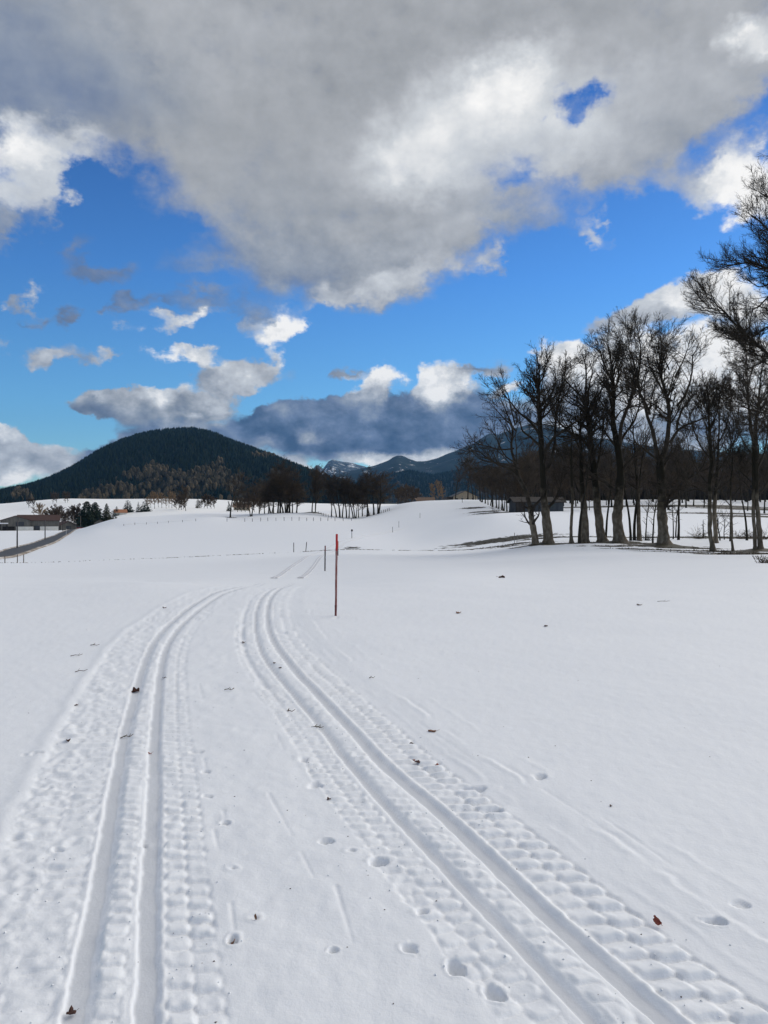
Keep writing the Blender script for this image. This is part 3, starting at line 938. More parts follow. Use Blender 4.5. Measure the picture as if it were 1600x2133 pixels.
# ---- far stretches of the ski tracks, where the sheet is too coarse for grooves
def ribbon(path, half, prof, lift):
    """A strip along path (n,2) with a cross profile [(offset, height)], lying on the snow."""
    d = np.gradient(path, axis=0)
    d /= np.linalg.norm(d, axis=1, keepdims=True)
    nrm = np.c_[d[:, 1], -d[:, 0]]
    rows = []
    for off, h in prof:
        xy = path + nrm * off * half
        rows.append(np.c_[xy, ground(xy[:, 0], xy[:, 1]) + h + lift])
    V = np.stack(rows, 1)
    n, k, _ = V.shape
    idx = np.arange(n * k).reshape(n, k)
    f = np.stack([idx[:-1, :-1], idx[:-1, 1:], idx[1:, 1:], idx[1:, :-1]], -1).reshape(-1, 4)
    return V.reshape(-1, 3), f


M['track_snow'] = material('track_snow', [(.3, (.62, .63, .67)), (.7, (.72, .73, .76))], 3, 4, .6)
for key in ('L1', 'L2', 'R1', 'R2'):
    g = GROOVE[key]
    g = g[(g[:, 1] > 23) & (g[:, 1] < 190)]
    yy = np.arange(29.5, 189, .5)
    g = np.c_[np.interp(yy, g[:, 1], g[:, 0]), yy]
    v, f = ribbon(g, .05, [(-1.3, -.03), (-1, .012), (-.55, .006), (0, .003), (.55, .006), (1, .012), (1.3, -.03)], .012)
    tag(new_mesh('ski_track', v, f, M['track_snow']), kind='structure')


# ---- dirty trampled line across the field: clods and stalks
def clods(name, centres, smin, smax, mat, seed, flat=.45):
    r = np.random.default_rng(seed)
    n = len(centres)
    base = np.array([(1, 0, 0), (-.5, .87, 0), (-.5, -.87, 0), (.1, 0, 1), (.2, .1, -.6)])
    fc = np.array([(0, 1, 3), (1, 2, 3), (2, 0, 3), (1, 0, 4), (2, 1, 4), (0, 2, 4)])
    s = r.uniform(smin, smax, n) ** 1
    a = r.uniform(0, 6.28, n)
    B = base[None] * (1 + r.normal(0, .25, (n, 5, 3)))
    ca, sa = np.cos(a)[:, None], np.sin(a)[:, None]
    x = B[:, :, 0] * ca - B[:, :, 1] * sa
    y = B[:, :, 0] * sa + B[:, :, 1] * ca
    V = np.stack([x * s[:, None], y * s[:, None], B[:, :, 2] * s[:, None] * flat], -1) + centres[:, None, :]
    f = (fc[None] + (np.arange(n) * 5)[:, None, None]).reshape(-1, 3)
    o = new_mesh(name, V.reshape(-1, 3), f, mat, smooth=False)
    tag(o, kind='stuff')
    return o


M['soil'] = material('soil', [(.3, (.03, .024, .018)), (.7, (.12, .09, .06))], 4, 3, .95)
rng = np.random.default_rng(4)
cx, cy = [], []
path_pts = [(-60, 99), (0, 100), (400, 100), (625, 104), (733, 104), (850, 95), (1000, 85), (1100, 80)]
pp = np.array([_P(a, b) for a, b in path_pts])
tt = np.linspace(0, 1, len(pp))
for k in range(1500):
    t = rng.random()
    q = np.array([np.interp(t, tt, pp[:, 0]), np.interp(t, tt, pp[:, 1])])
    dens = vnoise(np.array([t * 40]), np.array([3.]), 71)[0]
    if rng.random() > dens ** 1.5 * 1.6:
        continue
    cx.append(q[0] + rng.normal(0, .3)); cy.append(q[1] + rng.normal(0, .35))
cx, cy = np.array(cx), np.array(cy)
clods('trampled_dirt', np.c_[cx, cy, ground(cx, cy) + .02], .04, .12, M['soil'], 5)


# ---- crumbs of snow thrown up beside the tracks
rng = np.random.default_rng(14)
qx, qy = [], []
for k in range(800):
    key = ('L1', 'L2', 'R1', 'R2')[rng.integers(0, 4)]
    Y = 1.9 + 11 * rng.random() ** 2
    off = rng.normal(0, .22) + rng.choice((-.2, .2))
    g = GROOVE[key]
    x = np.interp(Y, g[:, 1], g[:, 0]) + off
    if all(abs(x - np.interp(Y, GROOVE[q][:, 1], GROOVE[q][:, 0])) > .055 for q in GROOVE):
        qx.append(x); qy.append(Y)
qx, qy = np.array(qx), np.array(qy)
dz, _ = snow_relief(qx, qy)
clods('snow_crumbs', np.c_[qx, qy, ground(qx, qy) + dz + .002], .002, .007, M['snow'], 15, .7).data.polygons.foreach_set('use_smooth', [True] * (6 * len(qx)))


# ------------------------------------------------------------------ hills and mountains
def interp_px(prof, u):
    p = np.array(prof, float)
    xs = (p[:, 0] - 800) / F
    hs = (HZ - p[:, 1]) / F
    # smooth interpolation
    return np.interp(u, xs, hs)


def hill(name, prof, Y0, Y1, Yback, base_h, mat, seed, rough, nu=300, nv=40, u0=-.75, u1=.75, jag=0.0, bulge=1.0):
    u = np.linspace(u0, u1, nu)
    crest = interp_px(prof, u)
    crest = crest + jag * (fbm(u * 90, u * 0, seed + 3, 5, .6) - .5)
    v = np.linspace(0, 1, nv)
    vb = np.linspace(0, 1, 10)[1:]
    Yv = np.concatenate([Y0 + (Y1 - Y0) * v, Y1 + (Yback - Y1) * vb])
    w = np.concatenate([np.sin(v * math.pi / 2) ** bulge, 1 - vb ** 1.5])
    U, YY = np.meshgrid(u, Yv)
    Wm = np.repeat(w[:, None], nu, 1)
    top = crest[None] * Y1 + EYE
    Z = base_h + (top - base_h) * Wm
    X = U * YY
    n = fbm(X / (Y1 * .09), YY / (Y1 * .09), seed, 5, .55) - .5
    Z += n * rough * np.sin(np.clip(Wm, 0, 1) * math.pi) * Y1
    Z = np.minimum(Z, top + .0 * Z)
    idx = np.arange(U.size).reshape(U.shape)
    f = np.stack([idx[:-1, :-1], idx[:-1, 1:], idx[1:, 1:], idx[1:, :-1]], -1).reshape(-1, 4)
    o = new_mesh(name, np.c_[X.ravel(), YY.ravel(), Z.ravel()], f, mat, None, True)
    tag(o, kind='structure')
    def height(x, y):
        """bilinear height on the front slope"""
        uu = (x / y - u0) / (u1 - u0) * (nu - 1)
        vv = (y - Y0) / (Y1 - Y0) * (nv - 1)
        i = np.clip(uu.astype(int), 0, nu - 2); j = np.clip(vv.astype(int), 0, nv - 2)
        a, b = uu - i, vv - j
        return (Z[j, i] * (1 - a) + Z[j, i + 1] * a) * (1 - b) + (Z[j + 1, i] * (1 - a) + Z[j + 1, i + 1] * a) * b
    return o, height


def hill_material(name, low, high, snow_amt, scale, rock=None, snow_scale=1.0):
    m = material(name, [(.35, low), (.65, high)], scale, 6, .95, spec=.05)
    nt = m.node_tree
    b = nt.nodes['Principled BSDF']
    src = b.inputs['Base Color'].links[0].from_socket
    tc = node(nt, 'ShaderNodeNewGeometry')
    if rock:
        n = node(nt, 'ShaderNodeTexNoise'); n.inputs['Scale'].default_value = rock[1]; n.inputs['Detail'].default_value = 8; n.inputs['Roughness'].default_value = .7
        nt.links.new(tc.outputs['Position'], n.inputs['Vector'])
        sp = node(nt, 'ShaderNodeSeparateXYZ'); nt.links.new(tc.outputs['Position'], sp.inputs[0])
        mr = node(nt, 'ShaderNodeMapRange'); nt.links.new(sp.outputs[2], mr.inputs[0])
        mr.inputs[1].default_value = rock[2]; mr.inputs[2].default_value = rock[3]; mr.inputs[3].default_value = -.25; mr.inputs[4].default_value = .2
        k = mnode(nt, 'ADD', n.outputs[0], mr.outputs[0])
        st = node(nt, 'ShaderNodeMapRange'); nt.links.new(k, st.inputs[0]); st.inputs[1].default_value = .5; st.inputs[2].default_value = .6
        mx = node(nt, 'ShaderNodeMix', data_type='RGBA'); nt.links.new(st.outputs[0], mx.inputs[0]); nt.links.new(src, mx.inputs[6]); mx.inputs[7].default_value = (*rock[0], 1)
        src = mx.outputs[2]
    if snow_amt:
        n = node(nt, 'ShaderNodeTexNoise'); n.inputs['Scale'].default_value = snow_scale; n.inputs['Detail'].default_value = 9; n.inputs['Roughness'].default_value = .75
        nt.links.new(tc.outputs['Position'], n.inputs['Vector'])
        st = node(nt, 'ShaderNodeMapRange'); nt.links.new(n.outputs[0], st.inputs[0]); st.inputs[1].default_value = 1 - snow_amt; st.inputs[2].default_value = 1 - snow_amt + .05
        mx = node(nt, 'ShaderNodeMix', data_type='RGBA'); nt.links.new(st.outputs[0], mx.inputs[0]); nt.links.new(src, mx.inputs[6]); mx.inputs[7].default_value = (.8, .82, .85, 1)
        src = mx.outputs[2]
    nt.links.new(src, b.inputs['Base Color'])
    return m


M['forest_floor'] = hill_material('forest_floor', (.008, .013, .012), (.022, .026, .02), 0, .004)
M['alp_rock'] = hill_material('alp_rock', (.028, .042, .058), (.075, .095, .115), .46, .0025, ((.13, .14, .15), .006, 500, 950), .009)  # blue light on the far mountains is put into the rock colour
M['alp_forest'] = hill_material('alp_forest', (.010, .020, .026), (.024, .038, .042), .40, .004, ((.09, .095, .10), .006, 500, 1000), .006)  # bluish base colour, tinted for the blue light out there
M['alp_slope'] = hill_material('alp_slope', (.008, .017, .022), (.018, .03, .034), .30, .004, None, .005)

HILL = [(-400, 1062), (-150, 1052), (-60, 1038), (0, 1025), (60, 1013), (100, 1000), (150, 978), (185, 957), (220, 938), (255, 923), (290, 912), (325, 906), (360, 903), (400, 901), (425, 905), (450, 912), (475, 922), (500, 931), (530, 941), (560, 951), (590, 962), (620, 974), (650, 984), (690, 1000), (740, 1020), (800, 1042), (900, 1062), (2000, 1062)]
_, hill_h = hill('wooded_hill', [(a, b + 8) for a, b in HILL], 1500, 3000, 4200, 22, M['forest_floor'], 3, .012, u0=-.72, u1=.15)
FOOT = [(300, 1060), (600, 1046), (660, 1032), (720, 1012), (780, 1000), (820, 990), (850, 983), (900, 992), (940, 985), (1000, 975), (1100, 965), (1250, 985), (1500, 1000), (1800, 1010), (2200, 1030)]
_, foot_h = hill('wooded_foothill', [(a, b + 5) for a, b in FOOT], 3000, 5200, 6500, 30, M['alp_slope'], 7, .02, u0=-.3, u1=.85)
RID = [(560, 1040), (640, 1010), (700, 990), (760, 976), (785, 970), (800, 964), (810, 960), (818, 954), (828, 950), (836, 950), (848, 955), (868, 963), (890, 962), (905, 958), (920, 953), (945, 943), (965, 936), (990, 925), (1008, 912), (1020, 905), (1040, 908), (1070, 896), (1110, 885), (1160, 893), (1220, 912), (1300, 925), (1400, 938), (1600, 950), (1900, 990)]
hill('mountain', RID, 5200, 7600, 9000, 40, M['alp_forest'], 11, .03, nu=420, nv=40, u0=-.2, u1=.75, jag=.0022, bulge=1.2)
PEAK = [(540, 1010), (600, 995), (640, 985), (652, 980), (656, 973), (661, 970), (666, 972), (672, 978), (676, 974), (684, 963), (694, 958), (706, 961), (722, 964), (740, 967), (758, 972), (770, 977), (800, 985), (900, 1000), (1200, 1010)]
hill('mountain', PEAK, 7600, 10500, 12000, 60, M['alp_rock'], 13, .035, nu=420, nv=40, u0=-.3, u1=.35, jag=.002, bulge=1.2)


# ---- the forest on the hill: one mass, thousands of small firs and bare beeches
def forest(name, pts, size, kind_mask, mats, seed):
    r = np.random.default_rng(seed)
    for which, mat in ((0, mats[0]), (1, mats[1])):
        m = kind_mask == which
        p, s = pts[m], size[m]
        n = len(p)
        if not n:
            continue
        if which == 0:      # fir: two ragged five-sided cones
            a = np.arange(5) * 2 * math.pi / 5
            ring = np.c_[np.cos(a), np.sin(a)]
            base = np.vstack([np.c_[ring * .20, np.full(5, .06)], [[0, 0, .72]], np.c_[ring[::-1] * .13, np.full(5, .45)], [[0, 0, 1.0]]])
            fc = [(i, (i + 1) % 5, 5) for i in range(5)] + [((i + 1) % 5 + 6, i + 6, 11) for i in range(5)]
        else:               # bare beech: an irregular pointed dome of brown twigs on a stem
            a = np.arange(5) * 2 * math.pi / 5
            ring = np.c_[np.cos(a), np.sin(a)]
            base = np.vstack([[[0, 0, .0]], np.c_[ring * .24, np.full(5, .42)], np.c_[ring * .17, np.full(5, .78)], [[0, 0, 1.0]]])
            fc = [(0, 1 + (i + 1) % 5, 1 + i) for i in range(5)] + [(6 + i, 6 + (i + 1) % 5, 11) for i in range(5)]
            for i in range(5):
                j = (i + 1) % 5
                fc += [(1 + i, 1 + j, 6 + j), (1 + i, 6 + j, 6 + i)]
        fc = np.array(fc); k = len(base)
        B = base[None] * np.array([1, 1, 1])[None, None]
        jit = r.normal(0, .045, (n, k, 3)) * np.array([1, 1, .8])
        ang = r.uniform(0, 6.28, n)
        V = (B + jit) * s[:, None, None]
        ca, sa = np.cos(ang)[:, None], np.sin(ang)[:, None]
        V = np.stack([V[:, :, 0] * ca - V[:, :, 1] * sa, V[:, :, 0] * sa + V[:, :, 1] * ca, V[:, :, 2]], -1) + p[:, None, :]
        f = (fc[None] + (np.arange(n) * k)[:, None, None]).reshape(-1, 3)
        tone = np.repeat(r.random(n), k)
        o = new_mesh(name if which == 0 else 'bare_forest', V.reshape(-1, 3), f, mat, smooth=False, attrs={'tone': tone})
        tag(o, kind='stuff')


def tone_material(name, a, b):
    m = bpy.data.materials.new(name)
    m.use_nodes = True
    nt = m.node_tree
    bs = nt.nodes['Principled BSDF']
    bs.inputs['Roughness'].default_value = .95
    bs.inputs['Specular IOR Level'].default_value = .05
    at_ = node(nt, 'ShaderNodeAttribute'); at_.attribute_name = 'tone'
    mx = node(nt, 'ShaderNodeMix', data_type='RGBA')
    nt.links.new(at_.outputs['Fac'], mx.inputs[0])
    mx.inputs[6].default_value = (*a, 1); mx.inputs[7].default_value = (*b, 1)
    nt.links.new(mx.outputs[2], bs.inputs['Base Color'])
    return m


M['fir_mass'] = tone_material('fir_mass', (.006, .014, .015), (.024, .036, .026))
M['beech_mass'] = tone_material('beech_mass', (.034, .032, .022), (.120, .092, .058))  # bare twig brown, lightened so that the slope looks sunlit
r = np.random.default_rng(21)
n = 20000
u = r.uniform(-.60, .02, n); v = r.random(n) ** .8
y = 1500 + 1500 * v
x = u * y
keep = (800 + F * u) < 800
z = hill_h(x, y)
px = 800 + F * u; py = HZ - F * (z - EYE) / y
nz = fbm(px / 45, py / 22, 91, 4)
brown = (np.exp(-(((px - 400) / 130) ** 2 + ((py - 1003) / 26) ** 2)) * 1.05 + .35 * sstep(1005, 1040, py) + (nz - .5) * 1.5) > .52
brown |= (np.exp(-(((px - 550) / 40) ** 2 + ((py - 955) / 6) ** 2)) + (nz - .5) > .6)
keep &= (z > 26) | (y > 1560)
keep &= ~((np.abs(px - 550) < 26) & (np.abs(py - 1003 - (px - 550) * .3) < 5))
forest('fir_forest', np.c_[x, y, z - 1][keep], r.uniform(12, 22, n)[keep], brown[keep].astype(int), (M['fir_mass'], M['beech_mass']), 5)
# foothill woods
n = 9000
u = r.uniform(-.16, .42, n); y = 3000 + 2200 * r.random(n) ** .9
x = u * y; z = foot_h(x, y)
px = 800 + F * u; py = HZ - F * (z - EYE) / y
nz = fbm(px / 45, py / 22, 95, 4)
brown = (.55 * sstep(1025, 1050, py) + (nz - .5) * 1.4 + .15) > .45
forest('fir_forest', np.c_[x, y, z - 1], r.uniform(16, 28, n), brown.astype(int), (M['fir_mass'], M['beech_mass']), 6)

# the wood goes on behind the trees that stand apart
n = 420
y = r.uniform(480, 720, n); u = r.uniform(.165, .62, n)
x = u * y
forest('far_wood', np.c_[x, y, ground(x, y) - 2.5], r.uniform(15, 22, n), np.ones(n, int), (M['fir_mass'], tone_material('wood_mass', (.022, .018, .014), (.06, .047, .036))), 17)


# ------------------------------------------------------------------ bare trees
class Twigs:
    """Grows branches level by level, all of a level at once."""
    def __init__(self, seed):
        self.r = np.random.default_rng(seed)
        self.sets = []           # (polylines (n,k,3), radii (n,k), sides)

    def polys(self, start, d, length, k, wig, up, r0, r1, sides, side_bias=None):
        n = len(start)
        P = np.empty((n, k + 1, 3)); P[:, 0] = start
        d = d / np.linalg.norm(d, axis=1, keepdims=True)
        for i in range(k):
            d = d + self.r.normal(0, wig, (n, 3)) + np.array([0, 0, up])
            d /= np.linalg.norm(d, axis=1, keepdims=True)
            P[:, i + 1] = P[:, i] + d * (length / k)[:, None]
        R = r0[:, None] + (r1 - r0)[:, None] * np.linspace(0, 1, k + 1)[None]
        self.sets.append((P, R, sides))
        return P, R

    def children(self, P, R, per_m, tmin, ang, ratio, lmin, lmax, k, wig, up, rk, rmin, sides, most=60, jitter=.35, flat=1.0, tip=.35, dome=False):
        """Branches off polylines P."""
        seg = np.linalg.norm(np.diff(P, axis=1), axis=2)
        L = seg.sum(1)
        cnt = np.clip(self.r.poisson(np.maximum(L * per_m * (1 - tmin), .01)), 0, most)
        par = np.repeat(np.arange(len(P)), cnt)
        n = len(par)
        if not n:
            return None
        t = tmin + (1 - tmin) * self.r.random(n) ** .72
        kk = P.shape[1] - 1
        f = np.minimum(t * kk, kk - 1e-4)
        i = f.astype(int); a = (f - i)[:, None]
        p = P[par, i] * (1 - a) + P[par, i + 1] * a
        rad = R[par, i] * (1 - a[:, 0]) + R[par, i + 1] * a[:, 0]
        d = P[par, i + 1] - P[par, i]
        d /= np.maximum(np.linalg.norm(d, axis=1, keepdims=True), 1e-9)
        q = self.r.normal(0, 1, (n, 3)); q[:, 2] *= flat
        q -= d * (q * d).sum(1, keepdims=True)
        q /= np.maximum(np.linalg.norm(q, axis=1, keepdims=True), 1e-9)
        th = np.radians(ang) * (1 + self.r.normal(0, jitter, n)) * (1 - .35 * t)
        dd = d * np.cos(th)[:, None] + q * np.sin(th)[:, None]
        prof = (.45 + .75 * np.sin(math.pi * np.clip(.12 + .8 * (t - tmin) / (1 - tmin), 0, 1))) if dome else (1.15 - .75 * t)
        ln_ = np.clip(L[par] * ratio * prof * self.r.uniform(.55, 1.25, n), lmin, lmax)
        r0 = np.maximum(np.minimum(rad * rk, rad * .9), rmin)
        return self.polys(p, dd, ln_, k, wig, up, r0, np.maximum(r0 * tip, rmin * .55), sides)

    def mesh(self, name, mat, parent):
        V, Fq, Ft, n = [], [], [], 0
        for P, R, s in self.sets:
            if s == 3:
                v, f, f3 = spike_arrays(P, R)
                Ft.append(f3 + n)
            else:
                v, f = tube_arrays(P, R, s)
            if len(f):
                Fq.append(f + n)
            V.append(v); n += len(v)
        fs = [np.concatenate(q) for q in (Fq, Ft) if q]
        return new_mesh(name, np.concatenate(V), fs, mat, parent, True)


def smooth_line(pts, rad, n):
    """Catmull-Rom through pts, n samples."""
    pts = np.asarray(pts, float); rad = np.asarray(rad, float)
    if len(pts) < 3:
        t = np.linspace(0, 1, n)[:, None]
        return pts[0] * (1 - t) + pts[-1] * t, rad[0] + (rad[-1] - rad[0]) * t[:, 0]
    s = np.r_[0, np.cumsum(np.linalg.norm(np.diff(pts, axis=0), axis=1))]
    tq = np.linspace(0, s[-1], n)
    tan = np.gradient(pts, s, axis=0)
    i = np.clip(np.searchsorted(s, tq, 'right') - 1, 0, len(s) - 2)
    h = (s[i + 1] - s[i])[:, None]; x = ((tq - s[i])[:, None]) / h
    h00 = 2 * x ** 3 - 3 * x ** 2 + 1; h10 = x ** 3 - 2 * x ** 2 + x; h01 = -2 * x ** 3 + 3 * x ** 2; h11 = x ** 3 - x ** 2
    return h00 * pts[i] + h10 * h * tan[i] + h01 * pts[i + 1] + h11 * h * tan[i + 1], np.interp(tq, s, rad)


def old_tree(name, label, px0, Y, trunk, limbs, seed, density=1.0, bark='bark_pale', twig='twig', up=.05, spread=1.0, side_limbs=6, top_w=None, cat='tree', group=None, l1=(.18, .5, 2.6), auto_depth=.55, upsweep=0.0, base_dz=0.0, ang=48, tmin=.18, wig=.16, fine=1.0):
    """An old tree whose trunk and limbs follow the photo; everything finer grows by itself.
    trunk: (photo x, photo y, width px); limbs: [(px, py), ...] with a start width."""
    tr = random.Random(seed)
    x0, y0, z0 = at(px0, Y)
    root = thing(name, (x0, y0, z0), label, cat, group)
    k = Y / F
    py0 = trunk[0][1]
    def loc(px, py, dy=0.0):
        return np.array([(px - px0) * k, dy, (py0 - py) * k + base_dz])
    tp = [loc(a, b) for a, b, _ in trunk]; trad = [w * k / 2 for _, _, w in trunk]
    n = max(14, int(len(tp) * 4))
    P, R = smooth_line(tp, trad, n)
    # gentle bends and root flare
    rr = np.random.default_rng(seed)
    P[:, 1] += np.cumsum(rr.normal(0, .05, n)) * (np.arange(n) > 2)
    P[0, 2] -= .35
    R[0] *= 1.15
    R[1:] *= 1 + rr.normal(0, .035, n - 1)
    t = Twigs(seed)
    v, f = tube_arrays(P[None], R[None], 12)
    # uneven bark outline
    nv = v.reshape(n, 12, 3)
    cen = nv.mean(1, keepdims=True)
    bump = 1 + rr.normal(0, .05, (n, 12, 1)); bump[:, :, 0] += .06 * np.sin(np.arange(12) * 2.1 + seed)[None]
    bump[0] *= 1 + .25 * np.abs(np.sin(np.arange(12) * 1.6 + seed))[:, None]
    nv = cen + (nv - cen) * bump
    new_mesh('trunk', nv.reshape(-1, 3), f, M[bark], root, True)
    mains = [(P[n // 2:], R[n // 2:])]
    sgn = 1
    for li, (pts, w0) in enumerate(limbs):
        L = 0; pl = []
        dep = sgn * auto_depth * tr.uniform(.35, 1.0); sgn = -sgn
        # start at the trunk's own depth
        j = np.argmin(np.hypot(P[:, 0] - (pts[0][0] - px0) * k, P[:, 2] - (py0 - pts[0][1]) * k))
        y_off = P[j, 1] if np.hypot(P[j, 0] - (pts[0][0] - px0) * k, P[j, 2] - (py0 - pts[0][1]) * k) < .8 else P[j, 1] + dep
        for i, q in enumerate(pts):
            if i:
                L += math.hypot(q[0] - pts[i - 1][0], q[1] - pts[i - 1][1]) * k
            pl.append(loc(q[0], q[1], y_off + dep * L * .6))
        r0 = w0 * k / 2
        m = len(pl) * 4
        pr = np.linspace(1, .0, len(pl)) ** .8 * (r0 - .018) + .018
        lp, lr = smooth_line(pl, pr, m)
        wob = np.cumsum(rr.normal(0, .022, (m, 3)), axis=0); wob -= wob[0]
        lp = lp + wob
        t.sets.append((lp[None], lr[None], 7))
        mains.append((lp, lr))
    # further limbs the photo shows only foreshortened
    for q in range(max(2, side_limbs // 2)):
        s = tr.uniform(.38, .95)
        i = int(s * (n - 1))
        a = tr.choice((-1, 1)) * (math.pi / 2 + tr.uniform(-.6, .6))
        L = tr.uniform(2.0, 4.6) * (1.2 - .6 * s) * spread
        d = np.array([[math.cos(a), math.sin(a), tr.uniform(.5, 1.1)]])
        lp, lr = t.polys(P[i][None], d, np.array([L]), 8, .18, .05, np.array([R[i] * .5]), np.array([.015]), 6)
        mains.append((lp[0], lr[0]))
    for lp, lr in mains:
        # resample to a common count so that one call handles all
        pass
    K = 12
    MP = np.empty((len(mains), K, 3)); MR = np.empty((len(mains), K))
    for q, (lp, lr) in enumerate(mains):
        xs = np.linspace(0, len(lp) - 1, K)
        for c in range(3):
            MP[q, :, c] = np.interp(xs, np.arange(len(lp)), lp[:, c])
        MR[q] = np.interp(xs, np.arange(len(lp)), lr)
    c1 = t.children(MP, MR, 3.4 * density, max(tmin, .24), ang * 1.1, .42, 1.0 * spread, 3.4 * spread, 6, wig, up + upsweep, .46, .021 * fine, 4, 56, dome=True)
    c2 = t.children(*c1, 5.2 * density, .12, 46, .45, .35, 1.6, 3, wig * 1.1, up + upsweep, .55, .015 * fine, 3, 24)
    c3 = t.children(*c2, 5.4 * density, .12, 44, .5, .25, .8, 2, wig * 1.3, up + upsweep, .6, .0105 * fine, 3, 14)
    if c3 is not None:
        t.children(*c3, 1.3 * density, .2, 42, .7, .18, .5, 1, wig, up + upsweep, .7, .010 * fine, 3, 4)
    t.mesh('crown', M[twig], root)
    return root


def wild_tree(name, seed, h, r0, crown0, spread, mat_b, mat_t, label, cat, group, dens=1.0, stems=1, lean=.04, up=.055, ang=58, thick=1.0):
    """A bare tree of its own design, with its base at the origin."""
    rr = np.random.default_rng(seed)
    root = thing(name, (0, 0, -100), label, cat, group)
    t = Twigs(seed)
    g = Geo()
    MP, MR = [], []
    for s in range(stems):
        n = 14
        a = s * 2.4 + rr.random() * 6
        st = np.array([math.cos(a), math.sin(a), 0]) * (r0 * 1.1 if stems > 1 else 0)
        P = np.zeros((n, 3)); P[0] = st
        d = np.array([math.cos(a) * (.14 if stems > 1 else .0), math.sin(a) * (.14 if stems > 1 else 0), 1.0])
        for i in range(1, n):
            d = d + rr.normal(0, lean, 3); d[2] = max(d[2], .8); d /= np.linalg.norm(d)
            P[i] = P[i - 1] + d * h * (.95 if s == 0 else .85) / (n - 1)
        R = r0 * (1 - np.linspace(0, 1, n)) ** 1.1 * (1 if s == 0 else .8) + .02
        R[0] *= 1.35
        P[0, 2] -= .5
        g.tube(P, R, 8)
        MP.append(P); MR.append(R)
    g.build('trunk', M[mat_b], root, smooth=True)
    MP, MR = np.array(MP), np.array(MR)
    c0 = t.children(MP, MR, dens * 50 / h, crown0, ang, .44 * spread, h * .08, h * .46 * spread, 6, .14, up, .5, .045 * thick, 4, 48, dome=True)
    c1 = t.children(*c0, dens * 2.7, .15, 46, .42, .5, 2.4, 3, .15, up, .55, .04 * thick, 3, 24)
    c2 = t.children(*c1, dens * 3.8, .15, 44, .5, .35, 1.1, 1, .15, up, .6, .032 * thick, 3, 12)
    if c2 is not None:
        t.children(*c2, dens * 2.0, .2, 42, .6, .25, .6, 1, .15, up, .7, .028 * thick, 3, 5)
    t.mesh('crown', M[mat_t], root)
    return root


BIG = 'old trees along the edge of the snow field'
old_tree('bare_tree', 'old tree with leaning trunk, leftmost of the big row, limbs reaching far left', 1113, 75,
         [(1117, 1137, 19), (1115, 1128, 14.5), (1112, 1105, 12.5), (1107, 1076, 12), (1104, 1055, 11)],
         [([(1105, 1056), (1098, 1028), (1086, 999), (1078, 967), (1072, 932), (1075, 886), (1061, 848), (1050, 817)], 9.5),
          ([(1107, 1062), (1116, 1050), (1125, 1040), (1133, 1020), (1140, 990)], 6.5),
          ([(1086, 999), (1059, 974), (1040, 967), (1018, 950), (1000, 936), (982, 934)], 6.0),
          ([(1080, 978), (1064, 970), (1032, 964), (1000, 958), (976, 936)], 4.5),
          ([(1072, 934), (1052, 936), (1012, 928), (984, 922)], 4),
          ([(1074, 900), (1056, 880), (1040, 868), (1016, 842)], 4), ([(1074, 886), (1064, 850), (1052, 812), (1040, 806)], 3.6),
          ([(1078, 967), (1050, 950), (1030, 912), (1022, 880)], 3.5)], 101, .85, side_limbs=4)
old_tree('bare_tree', 'tall straight old tree with a double foot, second of the big row from the left', 1141, 75.5,
         [(1142, 1137, 28), (1142, 1128, 21), (1139, 1086, 18), (1135, 1047, 14), (1132, 990, 12), (1129, 932, 11), (1126, 874, 9), (1124, 826, 7), (1125, 788, 4.5), (1126, 759, 2)],
         [([(1136, 1066), (1155, 1051), (1171, 1024), (1180, 990)], 8), ([(1132, 950), (1155, 913), (1174, 897), (1194, 882), (1209, 865), (1216, 840)], 7.5),
          ([(1134, 988), (1149, 968), (1159, 932), (1165, 874), (1173, 836), (1182, 798), (1188, 759)], 8),
          ([(1128, 934), (1111, 919), (1088, 903), (1081, 884), (1076, 862)], 6), ([(1127, 908), (1103, 874), (1082, 855), (1065, 830), (1051, 811)], 6),
          ([(1125, 862), (1115, 832), (1098, 822), (1084, 800)], 4.5), ([(1125, 852), (1148, 828), (1161, 803), (1164, 776)], 5),
          ([(1125, 824), (1113, 790), (1098, 771)], 4), ([(1125, 806), (1140, 778), (1148, 760)], 4), ([(1133, 872), (1152, 852), (1170, 812), (1176, 780)], 4.5)], 102, 1.15, side_limbs=7)
old_tree('bare_tree', 'slender straight tree with red brown bark between two thick old trunks', 1191, 75,
         [(1191, 1133, 11), (1190, 1122, 6.5), (1190, 1086, 5.8), (1191, 1050, 5.5), (1190, 1009, 5), (1189, 960, 4), (1190, 915, 2.5), (1190, 880, 1.4)],
         [([(1190, 1000), (1180, 970), (1174, 940)], 2.6), ([(1190, 980), (1202, 950), (1206, 920)], 2.4)], 103, .9, side_limbs=3)
old_tree('bare_tree', 'thick mottled trunk close behind a thin pale stem, fourth of the big row', 1217, 76,
         [(1217, 1133, 23), (1218, 1122, 17), (1218, 1086, 15), (1217, 1057, 13), (1213, 1009, 9), (1213, 960, 7), (1212, 900, 4.5), (1214, 850, 2.5)],
         [([(1216, 1040), (1202, 1010), (1196, 975), (1194, 940)], 6), ([(1214, 1000), (1228, 965), (1234, 925)], 5), ([(1213, 945), (1202, 905), (1196, 865)], 4)], 104, 1.0, side_limbs=5)
